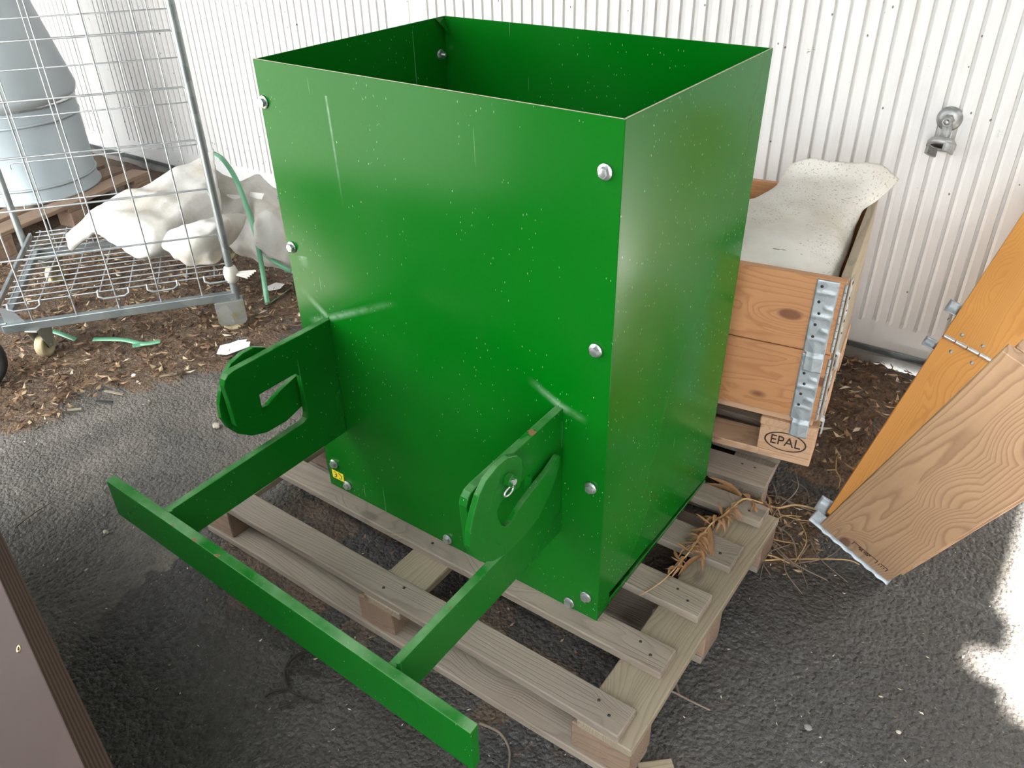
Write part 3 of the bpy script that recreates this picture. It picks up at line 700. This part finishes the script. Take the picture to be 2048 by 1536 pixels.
# stamp on the tan board
sm = LI @ frame(A + dbr * .035 + ab * .085 - nb.normalized() * sgn * .0006, ab, -dbr)
if (sm.to_3x3() @ Vector((0, 0, 1))).y > 0: pass
stm = MB()
def sbar(x0, x1, y0, y1): stm.box((x0, y0, -.0006), (x1, y1, .0006))
sbar(.0, .0018, -.018, .0); sbar(.0, .072, -.0186, -.0178); sbar(.070, .0718, -.018, .0); sbar(.080, .1, -.0186, -.0178)
for x in (.078, .085, .092): sbar(x, x + .0014, -.013, -.002)
sbar(.1, .1018, -.018, .0)
stamp = stm.build('stamp_frame', M['ink'], tan, None)
tan_m = tan.matrix_basis.copy()
stamp.matrix_local = tan_m.inverted() @ sm
flip = Matrix.Diagonal((1, -1, -1, 1))
for txt, yy in (('BO LOX', -.0125), ('82 706', -.005)):
    tm = text_mesh(txt, .0095, .0004); tm.materials.append(M['ink'])
    link('stamp_text', tm, None, tan, tan_m.inverted() @ sm @ T(.034, yy, -.0002) @ flip)

# ================================================================ wire cart
cR = Vector((-1.157, .598, 0)); cL = Vector((-1.653, -.063, 0)); cu = (cR - cL).normalized(); cn = Vector((-cu.y, cu.x, 0)); CD = .73; CLn = (cR - cL).length
cart = empty('wire_cart', (cR + cL) / 2 + cn * CD / 2); tag(cart, 'galvanised wire mesh roll cart with small cream caster wheels', 'cart')
CI = T(*(-(cR + cL) / 2 - cn * CD / 2))
def cp(a, b, z): return cL + cu * (a * CLn) + cn * (b * CD) + Vector((0, 0, z))
def ctube(name, pts, r, mat, n=8): return MB().tube(pts, r, n).build(name, mat, cart, CI)
def cbar(name, p, q, wd, h, mat):
    d = q - p; return MB().box((0, -wd / 2, -h / 2), (d.length, wd / 2, h / 2)).build(name, mat, cart, CI @ frame(p, d, Vector((0, 0, 1)).cross(d)), .002)
for b in (0, 1):
    cbar('base_bar', cp(0, b, .145), cp(1, b, .145), .028, .032, M['tubem'])
    for a in (0, 1):
        if (a, b) == (0, 0): continue
        aa = {(1, 1): .95, (0, 1): -.045}.get((a, b), a)
        ctube('post', [cp(aa, b, .13 if b == 0 else .16), cp(aa, b, 1.62)], .0145, M['tubem'], 14)
    for k in range(6):
        a = .125 + .182 * k - (.0 if b == 0 else .02)
        if a < .985: ctube('upright_wire', [cp(a, b, .15), cp(a, b, 1.6)], .0032 if b == 0 else .0028, M['wire'], 6)
    zz = [.40, .577, .755, .935, 1.115, 1.30, 1.48] if b == 0 else [.365, .54, .72, .90, 1.085, 1.27, 1.45]
    for z in zz:
        end = cp(.985, b, z)
        st_ = cp(.0 if b == 0 else .025, b, z)
        e_ = .985 if b == 0 else .935
        pts = [st_] + [cp(e_ - .01, b, z), cp(e_ - .002, b, z - .006), cp(e_, b, z - .025)]
        if b == 1: pts = [cp(.018, b, z - .025), cp(.02, b, z - .006)] + [cp(.03, b, z)] + pts[1:]
        ctube('cross_wire', pts, .0036 if b == 0 else .003, M['wire'], 6)
for a in (0.0,): cbar('side_bar', cp(a, .0, .15), cp(a, 1, .15), .03, .03, M['tubem'])
# wire shelf
zs = .236
for k in range(15):
    b = .005 + .99 * k / 14
    ctube('shelf_wire', [cp(.03, b, zs), cp(.985, b, zs)], .0028, M['wire'], 6)
for k in range(8):
    a = .05 + .125 * k
    ctube('shelf_wire', [cp(a, .0, zs - .005), cp(a, 1, zs - .005)], .003, M['wire'], 6)
cbar('shelf_edge', cp(.0, .0, zs - .01), cp(.0, 1, zs - .01), .012, .022, M['wire'])
for b in (0, 1):
    for a0 in (.05, .42, .63, .88):
        s_ = -1 if b == 0 else 1
        q = [cp(a0, b, zs + .004), cp(a0, b, zs - .012) + cn * (s_ * .012), cp(a0 + .02, b, zs - .022) + cn * (s_ * .014), cp(a0 + .11, b, zs - .022) + cn * (s_ * .014), cp(a0 + .13, b, zs - .012) + cn * (s_ * .012), cp(a0 + .13, b, zs + .004)]
        ctube('shelf_hook', q, .0042, M['wire'], 6)
# corner bracket and casters
MB().prism([(0, 0), (.07, .0), (.035, .06), (.0, .07)], -.002, .002).build('corner_bracket', M['wire'], cart, CI @ frame(cp(.01, .01, .155), cu, Vector((0, 0, 1))))
def caster(a, b, ang, fixed):
    c0 = cp(a, b, 0)
    d = (cu * math.cos(ang) + cn * math.sin(ang)); s_ = Vector((-d.y, d.x, 0))
    t = MB()
    for k in (-1, 1):
        mx = frame(c0 + s_ * (k * .022) + Vector((0, 0, 0)), d, Vector((0, 0, 1)))
        if fixed: t.prism([(-.045, .03), (.045, .03), (.055, .045), (.055, .13), (-.055, .13), (-.055, .045)], -.0015, .0015, mx)
        else: t.prism([(-.012, .04), (.012, .036), (.02, .05), (.05, .12), (-.045, .125)], -.0015, .0015, mx)
    t.box((-.05, -.024, .124), (.052, .024, .130), frame(c0, d, s_))
    cs = t.build('caster_fork', M['castm'], cart, CI, .001)
    wmx = frame(c0 + Vector((0, 0, .045)), d, Vector((0, 0, 1)))
    MB().lathe([(.012, -.014), (.03, -.012), (.033, -.016), (.043, -.016), (.045, -.012), (.045, .012), (.043, .016), (.033, .016), (.03, .012), (.012, .014)], 28, wmx).build('wheel', M['wheelp'], cs)
    MB().tube([c0 + s_ * -.026 + Vector((0, 0, .045)), c0 + s_ * .026 + Vector((0, 0, .045))], .006, 8).build('axle', M['zinc'], cs)
caster(.965, .0, .0, True); caster(.13, .03, 1.2, False); caster(.06, .97, .9, False); caster(.95, .97, .4, False)
# tape knot around the post
tk_ = MB().lathe([(.0146, -.035), (.024, -.028), (.027, -.01), (.028, .012), (.022, .03), (.0146, .035)], 14)
for a in range(5):
    tk_.add([(.02, .004 * a - .01, .0), (.075 + .006 * a, .008 * a - .02, .004 * (a - 2)), (.07 + .006 * a, .008 * a - .012, .004 * (a - 2) + .004), (.02, .004 * a - .006, .008)], [(0, 1, 2, 3)])
tk_.build('tape_knot', M['tape'], cart, CI @ T(*cp(1, 0, .235)) @ Matrix.Rotation(.5, 4, 'Z'))

# black wheel at the side of the cart
wh = empty('rubber_wheel', (-1.562, -.240, .0)); tag(wh, 'black rubber wheel standing on the litter beside the wire cart', 'wheel')
wm = frame((0, 0, .115), (.35, .94, 0), (0, 0, 1))
MB().lathe([(.07, -.03), (.1, -.032), (.112, -.026), (.116, -.012), (.116, .012), (.112, .026), (.1, .032), (.07, .03), (.07, -.03)], 36, wm).build('tyre', M['rubber'], wh)
MB().lathe([(.001, -.012), (.07, -.012), (.07, .012), (.001, .012)], 24, wm).build('hub', M['castgrey'], wh)

# ================================================================ grey bin with conical hood, on a pallet
sx, sy = -3.10, .84
pb = empty('wooden_pallet', (sx, sy, 0), math.radians(-77)); tag(pb, 'reddish wooden pallet carrying the grey round bin', 'pallet')
for k in range(5): board('deck_board', M['blockw'], pb, -.40, .60, -.37 + k * .16, -.37 + k * .16 + .115, .122, .143)
for x0 in (-.40, .05, .49):
    board('stringer_board', M['blockw'], pb, x0, x0 + .11, -.37, .385, .100, .122, True)
    for y0 in (-.37, -.05, .285): board('block', M['blockw'], pb, x0 + .004, x0 + .104, y0, y0 + .10, .022, .100)
for y0 in (-.37, -.05, .285): board('bottom_board', M['oldgrey'], pb, -.40, .60, y0, y0 + .10, 0, .022)
si = empty('round_bin', (sx, sy, .144)); tag(si, 'grey round sheet-metal bin with a conical hood behind the wire cart', 'bin')
MB().lathe([(.001, 0), (.318, .0), (.318, .010), (.305, .018), (.305, .44), (.300, .44), (.300, .02)], 64).build('bin_body', M['silo'], si)
for z in (.072, .375): MB().tube([(.305 * math.cos(a), .305 * math.sin(a), z) for a in [2 * math.pi * i / 64 for i in range(64)]], .0075, 8, True).build('bead', M['silo'], si)
MB().tube([(.303 * math.cos(a), .303 * math.sin(a), .452) for a in [2 * math.pi * i / 64 for i in range(64)]], .011, 8, True).build('clamp_ring', M['zinc'], si)
MB().lathe([(.300, .458), (.322, .472), (.330, .50), (.240, .885), (.10, 1.42), (.095, 1.42), (.235, .88), (.322, .50)], 64).build('hood', M['silo'], si, Matrix.Rotation(math.radians(1.6), 4, (.6, .8, 0)))
MB().lathe([(.10, 1.40), (.10, 1.75), (.095, 1.75)], 40).build('duct', M['silo'], si)

# ================================================================ white sheet in and beside the cart
P1 = [[(-1.902, .372, .309), (-1.842, .468, .385), (-1.786, .56, .431), (-1.733, .697, .464), (-1.686, .843, .502), (-1.654, .968, .538)], [(-1.867, .352, .294), (-1.785, .428, .364), (-1.705, .5, .416), (-1.614, .589, .434), (-1.573, .711, .446), (-1.558, .897, .48)], [(-1.848, .343, .275), (-1.756, .399, .341), (-1.648, .444, .392), (-1.511, .493, .389), (-1.46, .595, .4), (-1.477, .838, .411)], [(-1.846, .346, .264), (-1.772, .395, .313), (-1.699, .426, .345), (-1.552, .438, .288), (-1.455, .501, .299), (-1.433, .796, .33)], [(-1.849, .351, .260), (-1.785, .403, .301), (-1.724, .442, .321), (-1.578, .453, .256), (-1.49, .52, .256), (-1.428, .737, .27)]]
P2 = [[(-1.489, .521, .326), (-1.408, .564, .38), (-1.324, .625, .408), (-1.325, .741, .397), (-1.393, .883, .323)], [(-1.458, .514, .319), (-1.337, .525, .356), (-1.254, .575, .388), (-1.243, .663, .387), (-1.359, .828, .296)], [(-1.434, .511, .304), (-1.325, .525, .305), (-1.26, .568, .328), (-1.28, .651, .285), (-1.347, .778, .268)], [(-1.413, .524, .27), (-1.346, .546, .258), (-1.303, .57, .256), (-1.257, .605, .256), (-1.309, .696, .256)], [(-1.426, .54, .258), (-1.36, .561, .254), (-1.327, .588, .254), (-1.296, .63, .254), (-1.316, .685, .254)]]
P3 = [[(-1.74, .954, .486), (-1.631, 1.034, .399), (-1.591, 1.125, .398), (-1.537, 1.166, .339), (-1.436, 1.24, .277)], [(-1.629, .911, .341), (-1.542, .975, .338), (-1.416, 1.006, .332), (-1.395, 1.084, .266), (-1.349, 1.179, .22)], [(-1.573, .89, .222), (-1.42, .899, .238), (-1.289, .913, .278), (-1.266, .992, .233), (-1.275, 1.11, .143)], [(-1.552, .881, .148), (-1.414, .883, .169), (-1.3, .905, .147), (-1.251, .941, .127), (-1.198, 1.043, .092)], [(-1.60, 1.0, .05), (-1.45, 1.0, .04), (-1.33, 1.02, .03), (-1.27, 1.05, .02), (-1.22, 1.12, .012)]]
ws = empty('white_sheet', (-1.5, .8, .0)); tag(ws, 'crumpled white plastic fleece sheet slumped inside the wire cart', 'sheet')
for nm, P_, sd in (('main_fold', P1, .4), ('front_fold', P2, 2.1), ('trailing_fold', P3, 3.3)):
    o = MB().grid(crumple(spline_grid(P_, 12), .0048, sd, True)).build(nm, M['sheet'], ws, T(1.5, -.8, 0))
    m_ = o.modifiers.new('s', 'SOLIDIFY'); m_.thickness = .003; m_.offset = 0
MB().grid([[(-1.60, .955, .36), (-1.53, .98, .36)], [(-1.615, .955, .32), (-1.53, .985, .315)]]).build('label_patch', M['paper'], ws, T(1.5, -.8, 0))
MB().grid([[(-1.50, 1.005, .375), (-1.44, 1.03, .37)], [(-1.51, 1.0, .35), (-1.45, 1.02, .345)]]).build('label_patch', M['paper'], ws, T(1.5, -.8, 0))

def ribbon(path, wv, wd, mat, name, parent=None, thick=.001):
    # flat strap along a path, wv = width direction
    P = spline_grid([path, path], 6)[0]; rows = []
    for i, p in enumerate(P):
        t = (P[min(i + 1, len(P) - 1)] - P[max(i - 1, 0)]).normalized(); w_ = Vector(wv); w_ = (w_ - t * w_.dot(t)).normalized()
        rows.append([tuple(p - w_ * wd / 2), tuple(p + w_ * wd / 2)])
    o = MB().grid(rows).build(name, mat, parent); m_ = o.modifiers.new('s', 'SOLIDIFY'); m_.thickness = thick; m_.offset = 0
    return o
vr_ = (.8, .6, 0)
st1 = empty('plastic_strap', (-1.217, .78, 0)); tag(st1, 'long green plastic strap looped over the white sheet down to the ground', 'strap')
SI = Vector((1.217, -.78, 0))
def sp_(L): return [tuple(Vector(p) + SI) for p in L]
ribbon(sp_([(-1.734, 1.02, .503), (-1.66, 1.012, .489), (-1.543, .974, .439), (-1.466, .944, .352), (-1.384, .905, .248), (-1.299, .844, .131), (-1.244, .798, .036), (-1.219, .78, .006)]), vr_, .021, M['strap'], 'front_run', st1)
ribbon(sp_([(-1.219, .78, .006), (-1.235, .86, .010), (-1.262, .996, .012), (-1.29, 1.12, .02)]), (.8, .6, .5), .018, M['strap'], 'ground_run', st1)
ribbon(sp_([(-1.70, .99, .36), (-1.58, .97, .262), (-1.46, .93, .225), (-1.40, .90, .20), (-1.30, .90, .145), (-1.22, .93, .10)]), vr_, .018, M['strap'], 'back_run', st1)
for L, lab in (([(-1.755, .111, .026), (-1.69, .125, .030), (-1.585, .14, .024)], 'short green strap end lying beside the caster wheel'), ([(-1.527, .178, .026), (-1.42, .235, .032), (-1.33, .27, .026), (-1.288, .316, .028), (-1.335, .262, .024), (-1.35, .235, .026)], 'bent green strap piece lying in the leaf litter')):
    o = ribbon(L, (-.5, .8, .35), .018, M['strap'], 'plastic_strap'); tag(o, lab, 'strap')

# ================================================================ wall tap
tp0 = WM @ Vector((wx(1.024), -.0, .872))
tap = empty('wall_tap', tp0, math.atan(KW)); tag(tap, 'grey metal hose tap with a claw coupling on the white wall', 'tap')
MB().lathe([(.001, .0), (.036, .0), (.037, .006), (.030, .014), (.020, .018), (.001, .018)], 30).build('flange', M['castgrey'], tap, FY)
MB().prism(hexpoly(.017), .012, .040).lathe([(.011, .04), (.0135, .04), (.0135, .052), (.009, .052), (.009, .041)], 20).build('hex_nut', M['castgrey'], tap, FY)
MB().lathe([(.001, .048), (.0045, .05), (.0045, .041)], 10).build('spindle', M['zinc'], tap, FY)
dn = Vector((-.12, -.55, -.83)).normalized()
MB().tube([(.0, -.02, -.012), (.004, -.03, -.035), tuple(Vector((.004, -.03, -.035)) + dn * .03)], .014, 12).build('neck', M['castgrey'], tap)
cm = frame(Vector((.004, -.03, -.035)) + dn * .022, (1, 0, 0), Vector((1, 0, 0)).cross(dn) * -1)
cc_ = MB().lathe([(.014, .0), (.036, .004), (.042, .012), (.042, .026), (.034, .026), (.034, .010), (.010, .008)], 26, cm)
for a0 in (.2, 3.34):
    for i in range(7):
        a, b_ = a0 + i * .16, a0 + (i + 1) * .16
        q = []
        for an in (a, b_):
            for rr in (.033, .042): q.append((rr * math.cos(an), rr * math.sin(an)))
        cc_.prism([q[0], q[1], q[3], q[2]], .022, .046, cm)
cc_.build('claw_coupling', M['castgrey'], tap)
MB().lathe([(.001, .016), (.031, .016), (.031, .02), (.020, .021)], 20, cm).build('seal', M['rubber'], tap)

# ================================================================ plywood sheet in front
pa = Vector((.204, -.801, .7)); pL = Vector((.97177, -.23592, 0)); el = math.radians(38)
pn = Vector((pL.y, -pL.x, 0)) * math.cos(el) + Vector((0, 0, math.sin(el)))
pd = pL.cross(pn).normalized()
if pd.z > 0: pd = -pd
g = G('film faced plywood'); c = g.coord()
zz = g.n('SeparateXYZ', {0: c}).outputs[2]
face = g.mix(g.noise(c, 7, 4), (.078, .054, .049), (.108, .078, .071))
scu = g.math('GREATER_THAN', g.noise(g.map(c, (30, 9, 1)), 1.0, 4), .70)
face = g.mix(g.math('MULTIPLY', scu, .7), face, (.045, .034, .034))
ply = g.n('TexWave', {'Vector': g.map(c, (.3, .3, 1.0)), 'Scale': 62.0, 'Distortion': .8, 'Detail': 2.0}, bands_direction='Z').outputs[1]
edg = g.mix(ply, (.028, .017, .012), (.065, .040, .029))
ny_ = g.n('SeparateXYZ', {0: g.n('TexCoord').outputs['Normal']}).outputs[2]
k = g.mix(g.math('GREATER_THAN', g.math('ABSOLUTE', ny_), .7), edg, face)
M['ply'] = g.set(Base_Color=k, Roughness=.75, Specular_IOR_Level=.15)
ttk = .034
plen = (pa.z - 0.004) / -pd.z
py = empty('plywood_sheet', pa + pd * plen); tag(py, 'brown film-faced plywood sheet with a striped edge and a brass screw', 'plywood sheet')
PI_ = T(*(-(pa + pd * plen)))
pm = frame(pa - pL * 1.1, pL, pd)
sgz = 1 if (pm.to_3x3() @ Vector((0, 0, 1))).dot(pn) > 0 else -1
MB().box((0, 0, min(0, sgz * ttk)), (1.68, plen - .02, max(0, sgz * ttk))).build('sheet', M['ply'], py, PI_ @ pm, .001)
M['brass'] = plain('brass screw', (.62, .47, .20), .35, .8, .2)
scp = (pm.inverted() @ Vector((.466, -.905, .706)))
scm = pm @ T(scp.x, scp.y, sgz * (ttk + .0004)) @ (Matrix() if sgz > 0 else Matrix.Diagonal((1, 1, -1, 1)))
sw = MB().lathe([(.0026, .0004), (.0046, .0012), (.0052, .0002), (.0052, -.002)], 16, scm).build('screw', M['brass'], py, PI_)

# ================================================================ dried plant, twigs, scraps
dp = empty('dried_plant', (.945, .52, .144)); tag(dp, 'withered brown weed lying across the pallet boards beside the green hopper', 'dried plant')
DI = T(-.945, -.52, -.144)
stem = [(.885, .12, .150), (.909, .177, .158), (.922, .254, .168), (.927, .327, .175), (.927, .407, .172), (.936, .459, .166), (.944, .52, .162), (.954, .559, .160), (.978, .579, .150), (.999, .64, .10), (1.012, .70, .055), (1.035, .77, .026), (1.075, .794, .018), (1.12, .80, .015)]
stemp = spline_grid([stem, stem], 4)[0]
MB().tube([tuple(p) for p in stemp], .003, 6, taper=[.5 + .6 * i / len(stemp) for i in range(len(stemp))]).build('stem', M['stem'], dp, DI)
def leafmesh(mb, base, d, L, wd, droop, curl):
    d = Vector(d).normalized(); s_ = d.cross(Vector((0, 0, 1)))
    s_ = s_.normalized() if s_.length > .01 else Vector((1, 0, 0)); rows = []
    for i in range(6):
        t = i / 5; wv = wd * math.sin(math.pi * min(1, t * .9 + .08)) ** .8
        p = Vector(base) + d * (L * t) + Vector((0, 0, -droop * t * t)) + s_ * (curl * math.sin(t * 4))
        rows.append([tuple(p - s_ * wv + Vector((0, 0, wv * .8))), tuple(p), tuple(p + s_ * wv + Vector((0, 0, wv * .8)))])
    mb.grid(rows)
for k in range(90):
    t = R.random()
    i = int(7 + t * 17) if k < 74 else int(30 + R.random() * 8)
    p = stemp[min(i, len(stemp) - 2)]
    an = R.random() * 6.28
    lm_ = MB(); leafmesh(lm_, p, (math.cos(an), math.sin(an) - .5, R.random() * .5 - .1), .018 + .03 * R.random(), .002 + .0035 * R.random(), .035 * R.random(), .012 * (R.random() - .5))
    lm_.build('leaf', M['plant'], dp, DI)
for base, d, L, wd, dr in (((.945, .562, .165), (-1, .12, .1), .10, .008, .0), ((.947, .556, .165), (-1, .0, -.02), .095, .009, -.004), ((.94, .50, .165), (.1, -.9, -.3), .06, .006, .02), ((.93, .40, .17), (.5, -.9, -.2), .085, .008, .02), ((.93, .38, .17), (.35, -1, -.2), .10, .007, .02), ((.95, .32, .15), (-.3, -1, -.1), .09, .007, .0)):
    lm_ = MB(); leafmesh(lm_, base, d, L, wd, dr, .004); lm_.build('leaf', M['plant'], dp, DI)

def twig(path, r, mat, lab, branches=(), cat='twig'):
    P = spline_grid([path, path], 5)[0]
    mb = MB(); mb.tube([tuple(p) for p in P], r, 6, taper=[1 - .5 * i / len(P) for i in range(len(P))])
    for b_ in branches:
        Q = spline_grid([b_, b_], 4)[0]; mb.tube([tuple(p) for p in Q], r * .7, 5)
    return tag(mb.build('twig', mat), lab, cat)
twig([(.985, .035, .012), (1.007, .033, .008), (1.04, .035, .006), (1.075, .036, .006), (1.113, .037, .008)], .0034, M['twig'], 'forked reddish twig lying beside the front right end of the hopper pallet', ([(1.04, .035, .006), (1.02, .06, .006), (1.0, .075, .008)],))
twig([(.72, -.275, .006), (.77, -.27, .008), (.81, -.29, .006), (.835, -.33, .005)], .0036, M['twig'], 'curved grey twig on the asphalt below the end of the green bar')
twig([(.285, -.345, .012), (.262, -.385, .012), (.268, -.425, .010), (.315, -.455, .010), (.355, -.450, .008), (.40, -.435, .006)], .0042, M['darktwig'], 'dark branching twig on the asphalt beneath the green bar', ([(.268, -.425, .010), (.30, -.405, .014), (.345, -.385, .008)], [(.315, -.455, .010), (.29, -.48, .008), (.285, -.50, .006)], [(.355, -.450, .008), (.345, -.48, .008), (.33, -.50, .006)]))
twig([(.985, .43, .006), (1.01, .50, .01), (1.06, .545, .012), (1.13, .60, .010), (1.215, .66, .006), (1.25, .665, .004)], .0032, M['stem'], 'long pale dry stem running from the pallet to the leaning collar', ([(1.01, .50, .01), (1.04, .545, .02), (1.10, .56, .01)],))
twig([(-.737, -.541, .006), (-.75, -.48, .008), (-.756, -.413, .007)], .0026, M['twig'], 'straight dark stick on the dusty asphalt near the plywood sheet')
twig([(1.06, 1.08, .008), (1.08, 1.0, .02), (1.10, .98, .012), (1.11, .94, .006)], .0026, M['stem'], 'pale crooked root on the ground beneath the orange board', ([(1.08, 1.0, .02), (1.06, .97, .03)],))
nest = [[(.96 + .17 * R.random(), .56 + .27 * R.random(), .006 + .012 * R.random())] for _ in range(26)]
for n_ in nest:
    a = R.random() * 6.28; p = Vector(n_[0]); L = .04 + .06 * R.random()
    twig([tuple(p), tuple(p + Vector((math.cos(a) * L, math.sin(a) * L, .008))), tuple(p + Vector((math.cos(a + .3) * L * 2, math.sin(a + .3) * L * 2, 0)))], .0015 + .001 * R.random(), M['stem'] if R.random() < .35 else M['twig'], 'thin dry twig in the tangle between the pallet and the leaning collar')['group'] = 'tangle of dry twigs'

def scrap(name, pts, mat, lab, cat, th_=.0015):
    cx = sum(p[0] for p in pts) / len(pts); cy = sum(p[1] for p in pts) / len(pts)
    o = MB().prism([(p[0] - cx, p[1] - cy) for p in pts], 0, th_).build(name, mat, None, T(cx, cy, .024) @ Matrix.Rotation(.06, 4, 'X')); return tag(o, lab, cat)
scrap('paper_scrap', [(-1.075, .43), (-1.04, .385), (-1.0, .40), (-.985, .44), (-.97, .485), (-.995, .51), (-1.01, .50), (-1.02, .515), (-1.045, .49), (-1.055, .46)], M['paper'], 'torn white paper scrap on the asphalt behind the left hook', 'paper')
scrap('paper_scrap', [(-1.33, .86), (-1.29, .85), (-1.26, .885), (-1.275, .925), (-1.32, .915)], M['paper'], 'dirty white paper scrap inside the green strap loop', 'paper')
def pebble(x, y, r, mat, lab, cat='stone', sq=.55):
    vs = []; fs = []
    mb = MB(); n = 9; prof_ = [(.001, -1), (.7, -.7), (1, 0), (.75, .6), (.001, .9)]
    for rr, z_ in prof_:
        for k in range(n):
            j = .8 + .4 * R.random(); a = 2 * math.pi * k / n
            vs.append((r * rr * j * math.cos(a), r * .75 * rr * j * math.sin(a), r * sq * z_))
    for i in range(4):
        for k in range(n): fs.append((i * n + k, i * n + (k + 1) % n, (i + 1) * n + (k + 1) % n, (i + 1) * n + k))
    mb.add(vs, fs)
    o = mb.build('stone', mat, None, T(x, y, r * sq * .8)); return tag(o, lab, cat)
M['stone'] = plain('pale stone', (.46, .40, .32), .85, 0, .3, 60)
M['greystone'] = plain('grey stone', (.22, .21, .2), .85, 0, .3, 60)
pebble(-.672, .10, .016, M['stone'], 'flat pale stone on the dusty asphalt under the left hook')
pebble(-.51, -.40, .009, M['stone'], 'small round pale stone on the asphalt near the plywood sheet')
pebble(-.58, -.36, .006, M['greystone'], 'small dark grey stone on the asphalt near the straight stick')
pebble(1.30, .12, .009, M['greystone'], 'grey angular stone on the asphalt right of the pallet')
pebble(1.46, .22, .006, M['stone'], 'small reddish stone on the coarse asphalt near the sunlit patch')
pebble(-1.19, .13, .011, M['paper'], 'white pebble at the edge of the leaf litter')
o = MB().box((-.035, -.011, 0), (.035, .011, .013)).build('wood_offcut', M['paledeck'], None, T(1.078, -.150, .003) @ Matrix.Rotation(.75, 4, 'Z'), .001); tag(o, 'small split wood offcut on the asphalt at the pallet corner', 'wood offcut')
o = MB().box((-.03, -.004, 0), (.03, .004, .004)).build('wood_splinter', M['rubber'], None, T(-1.12, -.03, .004) @ Matrix.Rotation(.5, 4, 'Z')); tag(o, 'black charred splinter at the edge of the litter', 'splinter')
for (x, y, a, L, lab) in ((-1.14, .02, .3, .08, 'long pale straw of wood lying at the edge of the litter'), (-1.08, .20, .9, .06, 'pale wood sliver near the bent green strap'), (-1.16, -.12, .75, .055, 'thick pale wood sliver nearest to the open asphalt')):
    o = MB().box((-L / 2, -.004, 0), (L / 2, .004, .004)).build('wood_sliver', M['paledeck'], None, T(x, y, .006) @ Matrix.Rotation(a, 4, 'Z')); tag(o, lab, 'wood sliver')

# litter as stuff
def litter(name, n, poly, bounds, mat, lab, smin, smax, avoid=None, hz=.014):
    mb = MB(); cnt = 0; P = np.array(poly); tries = 0
    while cnt < n and tries < n * 20:
        tries += 1
        x = bounds[0] + (bounds[1] - bounds[0]) * R.random(); y = bounds[2] + (bounds[3] - bounds[2]) * R.random()
        ax = x + R.gauss(0, .035); ay = y + R.gauss(0, .035)
        if not inpoly(np.array([ax]), np.array([ay]), poly)[0] or y > 1.70 + .032 * (x - 1.1): continue
        L = smin + (smax - smin) * R.random() ** 2.2; Wd = L * (.12 + .4 * R.random()); a = R.random() * 6.28; ca_, sa_ = math.cos(a), math.sin(a)
        z = .001 + hz * R.random(); t1, t2 = R.gauss(0, .2) * L, R.gauss(0, .3) * Wd
        pts = [(-L / 2, -Wd * .2, -t1), (0, -Wd / 2, t2), (L / 2, Wd * .1, t1), (.1 * L, Wd / 2, -t2)]
        mb.add([(x + p[0] * ca_ - p[1] * sa_, y + p[0] * sa_ + p[1] * ca_, z + abs(p[2])) for p in pts], [(0, 1, 2, 3)]); cnt += 1
    return tag(mb.build(name, mat), lab, 'litter', kind='stuff')
litter('leaf_litter', 15000, LIT, (-2.6, -.35, -.45, 1.7), M['litter'], 'brown leaf litter, bark and straw spread under the wire cart', .008, .05)
litter('leaf_litter', 1500, LIT2, (.80, 1.6, .98, 1.71), M['litter'], 'leaf litter at the foot of the wall by the crate', .01, .05, hz=.02)
litter('leaf_litter', 500, LIT3, (.9, 1.16, .5, .9), M['litter'], 'brown crumbs and stalks among the twig tangle', .006, .03)
sp = [(-1.3, -.9), (2.2, -.9), (2.2, 1.1), (-1.3, 1.1)]
litter('straw_specks', 900, sp, (-1.2, 1.9, -.85, 1.0), chips('pale specks', [(0, (.5, .42, .3)), (.4, (.62, .56, .46)), (.7, (.28, .2, .12)), (.85, (.75, .72, .66))]), 'tiny pale straw specks scattered over the asphalt', .003, .014, hz=.003)
und = [(-.28, -.26), (.95, -.26), (.95, .6), (-.28, .6)]
litter('soil_crumbs', 900, und, (-.28, .95, -.26, .6), M['litter'], 'brown crumbs of soil gathered beneath the hopper pallet', .004, .02, hz=.004)
